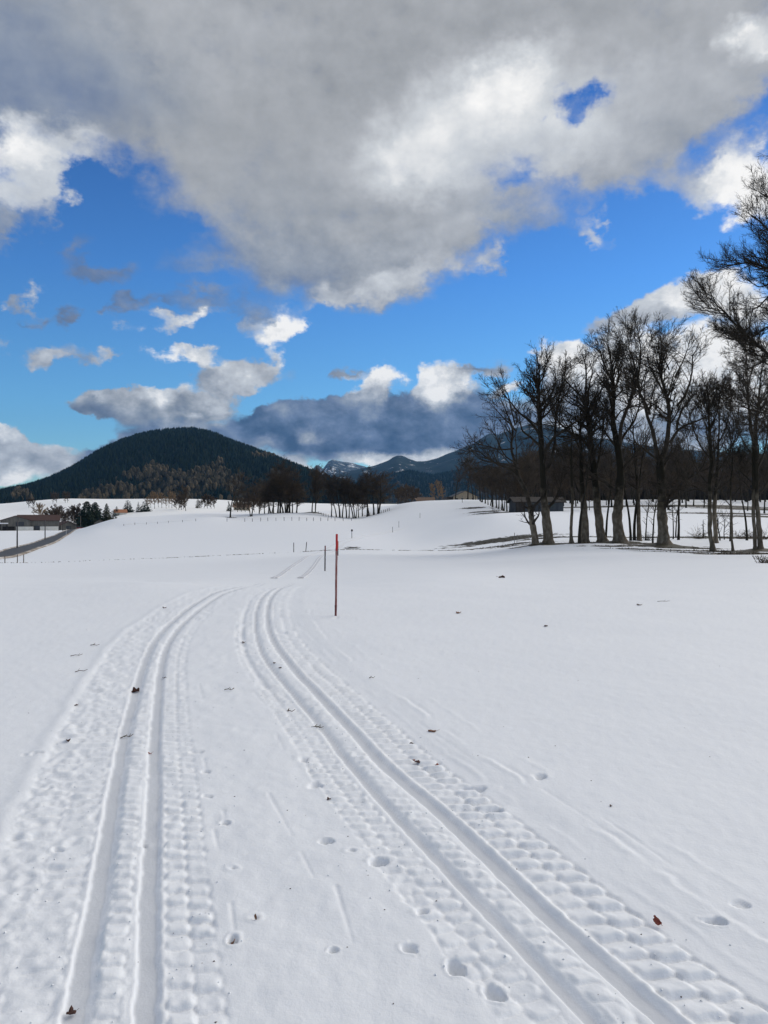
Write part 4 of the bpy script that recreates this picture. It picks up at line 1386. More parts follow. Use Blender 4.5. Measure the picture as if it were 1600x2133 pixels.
old_tree('bare_tree', 'old tree curving to the left with a tall forked top, fifth of the big row', 1253, 76,
         [(1255, 1133, 26), (1253, 1122, 18), (1249, 1086, 16), (1246, 1050, 15), (1242, 1010, 13), (1236, 970, 12), (1232, 932, 10.5), (1226, 884, 9), (1222, 848, 7.5), (1219, 826, 6)],
         [([(1220, 834), (1203, 813), (1190, 794), (1176, 775)], 4.5), ([(1219, 828), (1220, 794), (1214, 759), (1205, 742)], 5), ([(1221, 840), (1232, 798), (1240, 769), (1234, 746)], 4.5),
          ([(1234, 948), (1213, 922), (1186, 909), (1163, 890), (1144, 871), (1134, 850)], 7), ([(1243, 1000), (1222, 967), (1206, 950), (1190, 935)], 5),
          ([(1239, 990), (1246, 955), (1249, 922), (1251, 886), (1246, 855)], 6), ([(1225, 872), (1210, 850), (1188, 838), (1170, 816)], 4.5), ([(1224, 866), (1240, 832), (1252, 810), (1256, 780)], 4.5)], 105, 1.15, side_limbs=7)
old_tree('bare_tree', 'thickest old tree with reddish flared foot and tall crown, sixth of the big row', 1290, 75,
         [(1292, 1132, 36), (1291, 1124, 27), (1288, 1100, 21.5), (1286, 1078, 20), (1288, 1050, 19.5), (1290, 1024, 18.5), (1292, 981, 15), (1286, 927, 13), (1280, 895, 11), (1277, 852, 9.5), (1279, 819, 7.5), (1276, 787, 5), (1272, 755, 3.5), (1266, 722, 1.8)],
         [([(1285, 1030), (1264, 1005), (1240, 990), (1224, 972), (1212, 945)], 9), ([(1290, 930), (1292, 880), (1303, 841), (1311, 811), (1315, 776), (1313, 733), (1308, 716)], 8.5),
          ([(1290, 945), (1300, 912), (1322, 880), (1335, 850), (1341, 815)], 6.5), ([(1279, 890), (1262, 858), (1244, 841), (1232, 815)], 5), ([(1279, 820), (1292, 783), (1298, 755), (1311, 729)], 5),
          ([(1278, 805), (1259, 765), (1246, 733), (1238, 722)], 4.5), ([(1287, 935), (1268, 905), (1258, 880), (1256, 845)], 5), ([(1292, 985), (1312, 955), (1330, 930), (1344, 900)], 6),
          ([(1310, 812), (1326, 782), (1334, 745)], 3.5), ([(1276, 790), (1284, 750), (1288, 714)], 3.5)], 106, 1.2, side_limbs=8)
old_tree('bare_tree', 'old wide forked tree on a mossy mound, one low limb reaching right', 1384, 70,
         [(1384, 1140, 46), (1383, 1132, 30), (1381, 1110, 23), (1380, 1089, 21), (1379, 1046, 19), (1376, 992, 17), (1375, 962, 16)],
         [([(1374, 966), (1369, 938), (1363, 901), (1354, 873), (1346, 837), (1338, 811), (1337, 772), (1326, 733), (1322, 718)], 9.5), ([(1352, 866), (1334, 836), (1322, 819), (1302, 808), (1290, 790)], 5),
          ([(1376, 966), (1391, 931), (1400, 895), (1406, 852), (1404, 819), (1400, 787), (1397, 755), (1404, 722), (1408, 702)], 11.5), ([(1407, 850), (1425, 819), (1432, 783), (1432, 750), (1441, 729)], 5.5),
          ([(1405, 836), (1391, 824), (1380, 798), (1365, 765), (1360, 740)], 4.5), ([(1393, 926), (1408, 899), (1423, 888), (1447, 878), (1469, 867), (1490, 850)], 6.5), ([(1412, 896), (1422, 862), (1434, 845), (1456, 824), (1477, 804)], 5.5),
          ([(1382, 1058), (1392, 1040), (1404, 1024), (1423, 1003), (1440, 992), (1451, 970), (1456, 940)], 8), ([(1377, 972), (1395, 953), (1406, 947), (1416, 930)], 6), ([(1374, 968), (1360, 955), (1339, 940), (1318, 925), (1306, 900)], 5.5),
          ([(1398, 770), (1386, 735), (1380, 712)], 3.2), ([(1402, 790), (1416, 750), (1420, 722)], 3.4), ([(1340, 800), (1354, 770), (1356, 742)], 3.2)], 107, 1.12, side_limbs=6)
old_tree('bare_tree', 'slim straight tree with a dense upswept crown, in front of a darker trunk', 1485, 62,
         [(1486, 1148, 14), (1484, 1136, 10), (1481, 1100, 9), (1482, 1060, 8.5), (1484, 1013, 8), (1486, 970, 7.5), (1486, 927, 7), (1484, 873, 5), (1481, 819, 2)],
         [([(1484, 1010), (1466, 985), (1450, 950), (1442, 905)], 4), ([(1485, 1000), (1504, 970), (1520, 930), (1526, 890)], 4), ([(1486, 960), (1466, 920), (1456, 870), (1454, 830)], 3.6), ([(1486, 950), (1506, 905), (1514, 860), (1516, 826)], 3.6),
          ([(1485, 900), (1472, 860), (1468, 812)], 3), ([(1485, 900), (1496, 855), (1500, 810)], 3), ([(1484, 1030), (1462, 1018), (1440, 1000), (1428, 970)], 3), ([(1484, 1026), (1510, 1010), (1530, 985), (1540, 950)], 3)], 108, 1.35, side_limbs=8, upsweep=.10, ang=40)
old_tree('bare_tree', 'dark trunk standing just behind the slim upswept tree', 1491, 78,
         [(1491, 1127, 12), (1491, 1115, 9), (1489, 1060, 8), (1492, 1010, 7), (1496, 950, 5), (1500, 890, 3), (1502, 840, 1.5)],
         [([(1491, 1020), (1508, 985), (1518, 940)], 4), ([(1492, 1000), (1476, 960), (1470, 915)], 4)], 109, 1.0, side_limbs=5)
old_tree('bare_tree', 'thin crooked young tree standing alone before the right hand trunks', 1527, 61,
         [(1527, 1150, 8), (1526, 1142, 4.8), (1525, 1110, 4.2), (1526, 1085, 4.4), (1524, 1050, 3.6), (1523, 1000, 3), (1526, 950, 2.2), (1524, 900, 1.2)],
         [([(1525, 1060), (1512, 1035), (1506, 1005)], 2), ([(1524, 1040), (1540, 1010), (1546, 975)], 2), ([(1524, 990), (1514, 955), (1512, 920)], 1.8)], 110, .85, side_limbs=3)
old_tree('bare_tree', 'left stem of the twin trees at the right edge of the field', 1573, 60,
         [(1574, 1149, 11), (1573, 1138, 7.5), (1571, 1090, 6.5), (1570, 1040, 6), (1569, 990, 5.5), (1568, 940, 5), (1560, 870, 4), (1556, 800, 2.5), (1556, 760, 1.2)],
         [([(1568, 950), (1548, 910), (1540, 860), (1536, 810)], 3.4), ([(1566, 920), (1584, 870), (1590, 820)], 3.4), ([(1570, 1010), (1548, 980), (1534, 945)], 3), ([(1558, 850), (1544, 800), (1540, 765)], 2.4)], 111, 1.2, side_limbs=6, upsweep=.05)
old_tree('bare_tree', 'right stem of the twin trees, thicker and leaning slightly left', 1584, 60,
         [(1585, 1149, 19), (1584, 1138, 11), (1581, 1100, 9.5), (1578, 1060, 9), (1575, 1000, 8.5), (1573, 940, 8), (1576, 880, 6), (1582, 820, 4), (1586, 770, 2)],
         [([(1574, 985), (1596, 945), (1610, 890), (1616, 830)], 5), ([(1573, 940), (1556, 900), (1546, 850), (1530, 815)], 4.6), ([(1576, 1040), (1600, 1010), (1622, 975)], 4.5), ([(1578, 870), (1598, 820), (1606, 775)], 3.4), ([(1576, 1030), (1556, 1005), (1544, 990)], 3)], 112, 1.2, side_limbs=7)
# the great tree whose trunk stands outside the view on the right


def nearer(limbs):
    return [([(px + max(0, 1705 - px) * .2, py) for px, py in pts], w * .9) for pts, w in limbs]


old_tree('bare_tree', 'tallest tree at the right edge, feathery twigs hanging high over the field', 1705, 46,
         [(1706, 1165, 46), (1705, 1150, 34), (1702, 1080, 28), (1700, 1000, 26), (1698, 900, 24), (1694, 780, 20), (1690, 650, 16), (1684, 520, 12), (1676, 420, 7), (1670, 340, 3)],
         nearer([([(1696, 860), (1650, 790), (1600, 752), (1571, 729), (1519, 690), (1475, 647), (1441, 618)], 12), ([(1694, 760), (1640, 700), (1600, 660), (1579, 621), (1566, 577), (1556, 540)], 9),
          ([(1690, 660), (1640, 600), (1600, 569), (1558, 548), (1519, 546), (1488, 549)], 9), ([(1686, 600), (1630, 560), (1600, 528), (1584, 494), (1548, 463), (1530, 452)], 8), ([(1682, 500), (1630, 440), (1600, 414), (1573, 396)], 6),
          ([(1697, 900), (1650, 880), (1600, 873), (1532, 863), (1500, 852)], 8), ([(1690, 700), (1640, 690), (1590, 690), (1540, 712), (1500, 700)], 6), ([(1694, 800), (1640, 800), (1590, 780), (1530, 760), (1490, 742)], 7), ([(1640, 600), (1600, 610), (1560, 640), (1516, 640)], 5),
          ([(1610, 758), (1570, 760), (1530, 776), (1496, 786)], 5), ([(1690, 640), (1740, 560), (1780, 500)], 9), ([(1695, 800), (1750, 720), (1800, 660)], 10), ([(1571, 729), (1530, 720), (1492, 700), (1466, 690)], 4), ([(1600, 569), (1570, 600), (1540, 604), (1508, 590)], 4),
          ([(1697, 930), (1640, 930), (1590, 900), (1556, 905)], 6)]), 113, 1.9, side_limbs=8, fine=.62, upsweep=.05, auto_depth=.4, spread=.62, ang=44, tmin=.2)


# ---- slender trees and saplings among the big trunks
YT = 'slender young trees among the old trunks'
sap = [wild_tree('sapling', 201, 7.5, .075, .25, .62, 'bark', 'twig', 'thin sapling', 'tree', YT, .5, up=.09, thick=.32),
       wild_tree('sapling', 202, 9.5, .11, .35, .6, 'bark', 'twig', 'thin sapling', 'tree', YT, .5, up=.10, thick=.32),
       wild_tree('sapling', 203, 4.2, .05, .12, .8, 'bark', 'twig', 'thin sapling', 'tree', YT, .5, lean=.07, up=.06, thick=.3)]
SAPL = [(1314, 78, 1, 1.1, 'thin young tree close right of the thickest old trunk, on a grassy hump'), (1322, 79, 1, 1.25, 'thin young tree leaning right between thickest trunk and a mid sized one'),
        (1345, 84, 0, .9, 'very thin sapling with open side twigs, between the two largest trunks'), (1360, 76, 0, .95, 'sapling with a kinked stem left of the mossy mound'), (1262, 80, 1, 1.0, 'leaning thin stem close right of the curved old trunk'),
        (1402, 88, 0, .8, 'thin stem just right of the mossy mound tree, nearer of two'), (1408, 92, 0, .9, 'thin stem right of the mossy mound tree, farther of two'), (1413, 86, 1, 1.1, 'straight thin young tree right of the mossy mound with a bare lower stem'),
        (1500, 84, 2, 1.1, 'small bushy sapling right of the slim upswept tree'), (1509, 86, 2, .8, 'short knobbly sapling beside the bushy one'), (1556, 84, 1, 1.0, 'thin dark tree on the bank between young tree and twin stems'), (1520, 82, 0, .7, 'short thin sapling on the far bank behind the crooked young tree'), (1207, 74, 1, 1.15, 'thin pale stem in front of the mottled trunk')]
used = set()
for px, Y, k, s, lab in SAPL:
    p = at(px, Y)
    if k not in used:
        used.add(k); o = sap[k]
        o.location = p; o.scale = (s, s, s); o['label'] = lab
    else:
        o = dup(sap[k], p, px * 1.7, s, lab)
mid = wild_tree('bare_tree', 210, 15, .24, .3, .5, 'bark_pale', 'twig', 'mid sized tree with a two toned trunk between the two largest old trees', 'tree', None, 1.0, thick=.4)
mid.location = at(1332, 79)


# ---- woods: five kinds of tree, copied
KIND = [wild_tree('wood_tree', 301, 19, .26, .28, .62, 'bark', 'twig_wood', 'x y z w', 'tree', None, 1.25, thick=.95), wild_tree('wood_tree', 302, 17, .22, .35, .55, 'bark', 'twig_wood', 'x y z w', 'tree', None, 1.25, thick=.95),
        wild_tree('wood_tree', 303, 21, .32, .25, .7, 'bark', 'twig_wood', 'x y z w', 'tree', None, 1.2, thick=.95), wild_tree('wood_tree', 304, 15, .18, .2, .7, 'bark', 'twig_brown', 'x y z w', 'tree', None, 1.35, thick=.95),
        wild_tree('wood_tree', 305, 18, .30, .22, .85, 'bark', 'twig_brown', 'x y z w', 'tree', None, 1.0, stems=2, thick=1.0)]
kused = set()


def plant(k, px, Y, s, label, group, rz=None, name=None, sx=1.0):
    p = at(px, Y, -.05)
    rz = (px * 12.9898 + Y * 3.7) % 6.28 if rz is None else rz
    if k not in kused:
        kused.add(k)
        o = KIND[k]
        o.location = p; o.rotation_euler = (0, 0, rz); o.scale = (s * sx, s * sx, s)
        o['label'] = label
        if group: o['group'] = group
    else:
        o = dup(KIND[k], p, rz, (s * sx, s * sx, s), label)
        if group: o['group'] = group
        elif 'group' in o: del o['group']
    return o


tr = random.Random(77)
ORD = ['first', 'second', 'third', 'fourth', 'fifth', 'sixth', 'seventh', 'eighth', 'ninth', 'tenth', 'eleventh', 'twelfth', 'thirteenth', 'fourteenth', 'fifteenth', 'sixteenth', 'seventeenth', 'eighteenth', 'nineteenth', 'twentieth']


def ordinal(px, all_px):
    return ORD[sorted(all_px).index(px)]


AV = 'row of bare trees running back from the grey shed'
av = [(949, 415, 2, .98, 'first bare tree of the receding row, standing before the farmhouse'), (975, 370, 2, .98, 'second bare tree of the receding row, right of the farmhouse'), (986, 350, 0, 1.0, 'third tree of the receding row, next to a thin stem')]
for px, Y, k, s, lab in av:
    plant(k, px, Y, s, lab, AV)
AVR = ((991, 345, 1, .8), (1000, 315, 0, .95), (1004, 300, 4, .9), (1011, 285, 2, .85), (1017, 270, 1, .9), (1022, 262, 0, .8), (1027, 250, 4, .85), (1034, 240, 2, .8), (1039, 228, 1, .9), (1045, 220, 0, .8), (1050, 212, 4, .75), (1056, 205, 2, .72), (1061, 198, 1, .85), (1067, 192, 0, .7), (1083, 200, 4, .8), (1095, 210, 2, .8), (1106, 190, 1, .85))
for px, Y, k, s in AVR:
    plant(k, px, Y, s * .78, 'dark bare tree, %s from the farmhouse in the close row by the grey shed' % ordinal(px, [q[0] for q in AVR]), AV)
WD = 'trees of the wood behind the old trees'
spots = []
tries = 0
while len(spots) < 165 and tries < 12000:
    tries += 1
    Y = tr.uniform(176, 330) if len(spots) < 110 else tr.uniform(290, 470)
    px = tr.uniform(1070 if Y > 230 else 1100, 1720)
    if px < 1200 and Y < 210: continue
    X = (px - 800) / F * Y
    if any((X - a) ** 2 + (Y - b) ** 2 < 30 for a, b in spots): continue
    spots.append((X, Y))
    far_ = Y > 250
    plant(tr.choice((0, 1, 2, 3, 4, 0, 1)), px, Y, tr.uniform(.55, .82) if Y < 240 else tr.uniform(.85, 1.15), 'dark bare tree of the wood standing on snow behind the old trees', WD)

# ---- the trees on the knolls in the middle distance
KN = 'bare trees on the low snowy knoll'
plant(2, 480, 300, .80, 'lone spreading bare tree on the snow, leftmost of the knoll', KN, sx=1.15)
plant(4, 523, 310, .66, 'low round crowned tree with a short trunk, second on the knoll', KN, sx=1.25)
KNR = ((551, 335, 3, .8, 1.3), (559, 338, 1, .75, 1.2), (570, 334, 3, .85, 1.3), (578, 332, 4, .85, 1.1), (584, 334, 2, .9, 1.1), (590, 330, 0, .95, 1.2), (596, 328, 4, .85, 1.2), (603, 331, 2, .95, 1.1), (609, 329, 3, .9, 1.3), (565, 345, 4, .8, 1.2), (540, 345, 3, .75, 1.3), (617, 336, 4, .7, 1.2), (598, 340, 2, 1.05, 1.1))
for px, Y, k, s, sx in KNR:
    plant(k, px, Y, s * .95, 'brownish bare tree, %s from the left in the dense clump on the knoll' % ordinal(px, [q[0] for q in KNR]), KN, sx=sx * 1.25)
plant(4, 656, 330, 1.02, 'tall double stemmed tree alone on a mound between the two clumps', None, rz=1.2, sx=.8)
plant(2, 650, 331, .86, 'tall tree rising left beside the double stemmed one on the mound', None)
CL = 'bare trees in the clump along the field fence'
CLR = ((691, 318, 1, .9, 1.2, 'leftmost tree of the fence clump, upright'), (701, 319, 0, .9, 1.1, 'leaning second tree of the fence clump from the left'),
                             (708, 320, 2, .98, 1.1, None), (713, 322, 0, 1.0, 1.0, None), (722, 320, 2, .95, 1, None), (727, 322, 1, 1.0, 1.1, None), (736, 320, 0, .95, 1.1, None), (741, 321, 4, .9, .9, None), (747, 324, 1, .9, 1, None), (765, 319, 2, .95, 1.1, None), (769, 321, 0, .95, 1.1, None), (779, 320, 2, .92, 1.2, None), (787, 318, 4, .98, 1.35, 'rightmost tree of the fence clump with a long low side branch'), (755, 330, 3, 1.0, 1.2, None))
for px, Y, k, s, sx, lab in CLR:
    plant(k, px, Y, s * .88, lab or 'dark bare tree, %s from the left in the clump along the field fence' % ordinal(px, [q[0] for q in CLR]), CL, sx=sx * 1.15)

# ---- far trees along the valley, their sunlit paleness put into the tan twig colour
VT = [wild_tree('valley_tree', 401, 14, .2, .2, .8, 'bark', 'twig_tan', 'x y z w', 'tree', None, .8, thick=3.0), wild_tree('valley_tree', 402, 11, .16, .12, 1.0, 'bark', 'twig_brown', 'x y z w', 'tree', None, .9, thick=3.2)]
vused = set()


def valley(k, px, Y, h, label, group, sx=1.0):
    p = at(px, Y, -.2)
    s = h / (14, 11)[k]
    if k not in vused:
        vused.add(k); o = VT[k]
        o.location = p; o.scale = (s * sx, s * sx, s); o['label'] = label
        if group: o['group'] = group
        return o
    o = dup(VT[k], p, px * .7, (s * sx, s * sx, s), label)
    if group: o['group'] = group
    elif 'group' in o: del o['group']
    return o


VG = 'small bare trees along the far valley hedge'
valley(1, 387, 560, 15, 'tall dark forked tree rising from the far hedge', None, .8)
for i, px in enumerate((306, 314, 322, 330, 337, 346, 352, 358, 364)):
    valley(0, px, 620 + (i * 37) % 60, 9 + (i * 7) % 5, 'small pale bare tree, %s from the left in the sunlit far hedge' % ORD[i], VG)
HDR = ((372, 590, 9), (378, 585, 10), (382, 600, 9), (368, 600, 7), (425, 640, 9), (432, 640, 10), (440, 640, 9), (447, 650, 8), (419, 640, 6))
for px, Y, h in HDR:
    valley(1, px, Y, h, 'brown bushy tree, %s from the left in the far valley hedge' % ordinal(px, [q[0] for q in HDR]), 'brown bushy trees of the far hedge', 1.2)
valley(0, 86, 420, 13, 'bare spreading tree behind the long barn', None, 1.1)
for i, px in enumerate((100, 108, 117, 125, 133, 141, 149, 156, 163)):
    valley(1, px, 455 + (i * 23) % 40, 9 + (i * 5) % 4, 'brown bare tree, %s from the left in the scrub behind the farm buildings' % ORD[i], 'scrub trees behind the farm buildings', 1.1)
MNR = ((110, 950, 12), (118, 960, 11), (136, 950, 12), (141, 955, 11), (60, 900, 10), (68, 900, 9))
for px, Y, h in MNR:
    valley(1, px, Y, h, 'tiny bare tree, %s from the left on the far snowy mound' % ordinal(px, [q[0] for q in MNR]), 'tiny trees on the far mound', 1.0)
valley(0, 903, 520, 13, 'golden brown bare tree between the two farm buildings on the crest', None, .8)
valley(0, 914, 530, 15, 'taller golden brown tree left of the farmhouse roof', None, .7)
valley(0, 922, 560, 12, 'short golden brown tree touching the farmhouse roof', None, .8)
for i, px in enumerate((828, 836, 845, 853, 862, 870)):
    valley(1, px, 620 + i * 9, 12 + (i * 5) % 4, 'brown tree top, %s from the left behind the snowy crest' % ORD[i], 'brown tree tops behind the crest', 1.1)
for i, px in enumerate((495, 503, 511, 519, 530, 541)):
    valley(1, px, 520 + (i * 31) % 50, 8, 'low tan bush, %s from the left in the sun behind the knoll' % ORD[i], 'tan bushes behind the knoll', 1.4)


# ------------------------------------------------------------------ road and its edges
M['asphalt'] = material('asphalt', [(.3, (.040, .040, .044)), (.7, (.085, .085, .09))], .6, 5, .7)
M['slush'] = material('slush', [(.32, (.10, .075, .05)), (.5, (.35, .30, .25)), (.68, (.66, .65, .66))], .5, 5, .8, stretch=(1, 1, 1))
rp = np.array([_P(a, b) for a, b in ((-260, 88), (-120, 106), (0, 133), (40, 160), (70, 181), (94, 203), (112, 238), (130, 288), (146, 345), (160, 410), (174, 480), (184, 540), (188, 600))])
yy = np.arange(88, 600, 2.0)
road = np.c_[np.interp(yy, rp[:, 1], rp[:, 0]), yy]
kk = np.exp(-.5 * (np.arange(-10, 11) / 5.) ** 2); kk /= kk.sum()
road[:, 0] = np.convolve(np.pad(road[:, 0], 10, 'edge'), kk, 'valid')
v, f = ribbon(road, 1.0, [(-2.6, .0), (-2.3, .05), (0, .10), (2.3, .05), (2.6, 0)], .12)
tag(new_mesh('road', v, f, M['asphalt']), kind='structure')
v, f = ribbon(road, 1.0, [(-3.3, -.05), (-3.0, .16), (-2.75, .2), (-2.35, .02)], .10)
tag(new_mesh('road_verge', v, f, M['slush']), kind='structure')
v, f = ribbon(road, 1.0, [(2.35, .02), (2.7, .2), (3.0, .16), (3.4, -.05)], .10)
tag(new_mesh('road_verge', v, f, M['slush']), kind='structure')


# ------------------------------------------------------------------ buildings
def board_material(name, lo, hi, per_m=4.0):
    m = material(name, [(.3, lo), (.7, hi)], .8, 4, .9, stretch=(3, 3, .3))
    nt = m.node_tree
    b = nt.nodes['Principled BSDF']
    src = b.inputs['Base Color'].links[0].from_socket
    tc = node(nt, 'ShaderNodeTexCoord'); w = node(nt, 'ShaderNodeTexWave')
    w.inputs['Scale'].default_value = per_m / 3; w.inputs['Distortion'].default_value = .4
    nt.links.new(tc.outputs['Object'], w.inputs['Vector'])
    r = node(nt, 'ShaderNodeMapRange'); nt.links.new(w.outputs['Fac'], r.inputs[0]); r.inputs[1].default_value = .02; r.inputs[2].default_value = .2; r.inputs[3].default_value = .45; r.inputs[4].default_value = 1
    mx = node(nt, 'ShaderNodeVectorMath', operation='SCALE'); nt.links.new(src, mx.inputs[0]); nt.links.new(r.outputs[0], mx.inputs['Scale'])
    nt.links.new(mx.outputs[0], b.inputs['Base Color'])
    return m


M['grey_boards'] = board_material('grey_boards', (.10, .095, .085), (.19, .18, .16))
M['dark_boards'] = board_material('dark_boards', (.025, .022, .02), (.06, .05, .045))
M['slate_boards'] = board_material('slate_boards', (.045, .05, .06), (.085, .09, .10))
M['plaster'] = material('plaster', [(.3, (.62, .60, .55)), (.7, (.74, .72, .66))], 1, 3, .9)
M['beige_plaster'] = material('beige_plaster', [(.3, (.36, .29, .21)), (.7, (.46, .38, .28))], 1, 3, .9)
M['tiles'] = material('tiles', [(.3, (.045, .026, .023)), (.7, (.095, .052, .044))], 2.5, 4, .85)
M['brown_tiles'] = material('brown_tiles', [(.3, (.13, .085, .06)), (.7, (.24, .16, .11))], 2.5, 4, .85)
M['orange_tiles'] = material('orange_tiles', [(.3, (.30, .13, .07)), (.7, (.42, .2, .11))], 2.5, 4, .85)
M['roof_snow'] = material('roof_snow', [(.3, (.78, .79, .81)), (.7, (.88, .88, .89))], 1.5, 3, .8)
M['dark'] = material('dark', [(.3, (.012, .011, .011)), (.7, (.03, .028, .026))], 2, 3, .9)
M['glass'] = material('glass', [(.3, (.02, .025, .03)), (.7, (.04, .05, .06))], .5, 2, .15, spec=.5)


def gable_roof(g, x0, x1, y0, y1, ze, zr, t=.22, axis='x', over=.6):
    """Two roof slabs; the ridge runs along axis."""
    if axis == 'x':
        a0, a1, b0, b1 = x0 - over, x1 + over, y0 - over, y1 + over
    else:
        a0, a1, b0, b1 = y0 - over, y1 + over, x0 - over, x1 + over
    m = (b0 + b1) / 2
    s = (zr - ze) / ((b1 - b0) / 2 - over)
    zl = ze - s * over
    for b in (b0, b1):
        q = [(a0, b, zl), (a1, b, zl), (a1, m, zr), (a0, m, zr)]
        q2 = [(p[0], p[1], p[2] + t) for p in q]
        v = q + q2
        if axis == 'y':
            v = [(p[1], p[0], p[2]) for p in v]
        g.add(v, [(0, 1, 2, 3), (7, 6, 5, 4), (0, 4, 5, 1), (1, 5, 6, 2), (2, 6, 7, 3), (3, 7, 4, 0)])
    return g


def gable_body(g, x0, x1, y0, y1, ze, zr, axis='x', z0=-.6):
    if axis == 'x':
        m = (y0 + y1) / 2
        v = [(x0, y0, z0), (x0, y1, z0), (x0, y1, ze), (x0, m, zr), (x0, y0, ze), (x1, y0, z0), (x1, y1, z0), (x1, y1, ze), (x1, m, zr), (x1, y0, ze)]
    else:
        m = (x0 + x1) / 2
        v = [(x0, y0, z0), (x1, y0, z0), (x1, y0, ze), (m, y0, zr), (x0, y0, ze), (x0, y1, z0), (x1, y1, z0), (x1, y1, ze), (m, y1, zr), (x0, y1, ze)]
    return g.add(v, [(0, 1, 2, 4), (2, 3, 4), (5, 9, 7, 6), (7, 9, 8), (0, 5, 6, 1), (0, 4, 9, 5), (1, 6, 7, 2)])


# long barn in the valley
b = thing('barn', at(64, 379), 'long grey boarded barn with red brown roof and white plinth beside the road', 'barn', rz=.40)
gable_body(Geo(), -5.8, 13, 0, 12, 5.0, 7.5).build('wall', M['grey_boards'], b)
gable_roof(Geo(), -5.8, 13, 0, 12, 5.0, 7.5).build('roof', M['tiles'], b)
gable_body(Geo(), -13.2, -.2, -1.6, 10, 5.0, 7.1, 'y').build('gable_wall', M['grey_boards'], b)
gable_roof(Geo(), -13.2, -.2, -1.6, 10, 5.0, 7.1, axis='y').build('gable_roof', M['tiles'], b)
Geo().box(-6.3, 1.3, -1.75, -1.62, -.4, 1.9).build('plinth', M['plaster'], b)
Geo().box(4.2, 12.6, -.16, -.01, -.4, 1.9).build('plinth', M['plaster'], b)
Geo().box(1.4, 4.1, -.22, -.02, -.4, 2.3).build('door', M['slate_boards'], b)
Geo().box(-6.6, -2.9, -1.78, -1.63, 2.2, 4.2).build('hay_door', M['slate_boards'], b)
Geo().box(-12.4, -7.0, -1.76, -1.63, -.4, 2.0).build('gateway', M['dark'], b)
lean = thing('lean_to', at(0, 372), 'open dark lean to with snow on its roof at the end of the long barn', 'shed', rz=.42)
Geo().box(-4.5, 3.2, 5.8, 6, -.5, 3.6).box(-4.5, -4.3, 0, 6, -.5, 3.6).box(3.0, 3.2, 0, 6, -.5, 3.6).build('wall', M['dark_boards'], lean)
Geo().add([(-5, -.6, 3.3), (3.6, -.6, 3.3), (3.6, 6.3, 5.0), (-5, 6.3, 5.0), (-5, -.6, 3.65), (3.6, -.6, 3.65), (3.6, 6.3, 5.35), (-5, 6.3, 5.35)], [(0, 3, 2, 1), (4, 5, 6, 7), (0, 1, 5, 4), (1, 2, 6, 5), (2, 3, 7, 6), (3, 0, 4, 7)]).build('roof', M['roof_snow'], lean)
for x in (-4.2, -.6, 2.9):
    Geo().box(x - .1, x + .1, -.1, .1, -.5, 3.3).build('post', M['dark_boards'], lean)

s1 = thing('shed', at(143, 402), 'grey gabled shed with a red brown side roof right of the long barn', 'shed', rz=.72)
gable_body(Geo(), -4, 4, 0, 9, 2.6, 4.6, 'y').build('wall', M['grey_boards'], s1)
gable_roof(Geo(), -4, 4, 0, 9, 2.6, 4.6, axis='y').build('roof', M['tiles'], s1)
Geo().box(-1.3, 1.3, -.14, -.02, -.3, 2.3).build('door', M['slate_boards'], s1)
s2 = thing('shed', at(207, 448), 'small grey gabled shed under the big dark spruce', 'shed', rz=.28)
gable_body(Geo(), -2.8, 2.8, 0, 5, 2.0, 3.7, 'y').build('wall', M['grey_boards'], s2)
gable_roof(Geo(), -2.8, 2.8, 0, 5, 2.0, 3.7, axis='y', over=.45).build('roof', M['dark_boards'], s2)
Geo().box(-.9, .9, -.12, -.02, -.3, 1.9).build('door', M['dark'], s2)
h0 = thing('small_house', at(252, 560, .4), 'low house with an orange roof half hidden behind the snowy rise', 'house', rz=.45)
gable_body(Geo(), -4, 4, 0, 7, 1.6, 3.6).build('wall', M['plaster'], h0)
gable_roof(Geo(), -4, 4, 0, 7, 1.6, 3.6, axis='x').build('roof', M['orange_tiles'], h0)

# farmhouse and barn on the crest
fh = thing('farmhouse', at(963, 424, -.3), 'beige farmhouse with a wide low gable roof at the head of the tree row', 'house', rz=.12)
gable_body(Geo(), -5, 8.5, 0, 12, 3.2, 6.2, 'y').build('wall', M['beige_plaster'], fh)
gable_roof(Geo(), -5, 8.5, 0, 12, 3.2, 6.2, axis='y', over=1.6).build('roof', M['slate_boards'], fh)
Geo().box(-8.4, -5.02, .3, 11, 1.0, 3.0).build('balcony', M['dark_boards'], fh)
Geo().box(-8.4, -5.01, .2, 11, -.6, .98).build('plinth', M['plaster'], fh)
for x in (-3, 0, 3, 6):
    w = Geo().box(x - .6, x + .6, -.08, -.01, .9, 2.2).build('window', M['glass'], fh)
    Geo().box(x - .7, x + .7, -.11, -.085, .78, .88).build('sill', M['plaster'], w)
bb = thing('barn', at(885, 505, .2), 'low barn with a brown roof sunk behind the snowy crest', 'barn', rz=-.2)
gable_body(Geo(), -5, 5.5, 0, 8, 1.9, 4.6).build('wall', M['grey_boards'], bb)
gable_roof(Geo(), -5, 5.5, 0, 8, 1.9, 4.6, axis='x').build('roof', M['brown_tiles'], bb)
gable_body(Geo(), -8.5, -5.05, .6, 7.4, 1.7, 4.0, 'y').build('annex', M['slate_boards'], bb)
gable_roof(Geo(), -8.5, -5.05, .6, 7.4, 1.7, 4.0, axis='y', over=.3).build('annex_roof', M['brown_tiles'], bb)
gs = thing('grey_shed', at(1122, 176, .05), 'wide grey boarded shed standing on snow behind the leftmost old trees', 'shed', rz=.06)
gable_body(Geo(), -5.4, 5.8, 0, 6, 2.2, 3.2).build('wall', M['slate_boards'], gs)
gable_roof(Geo(), -5.4, 5.8, 0, 6, 2.2, 3.2, axis='x').build('roof', M['dark_boards'], gs)
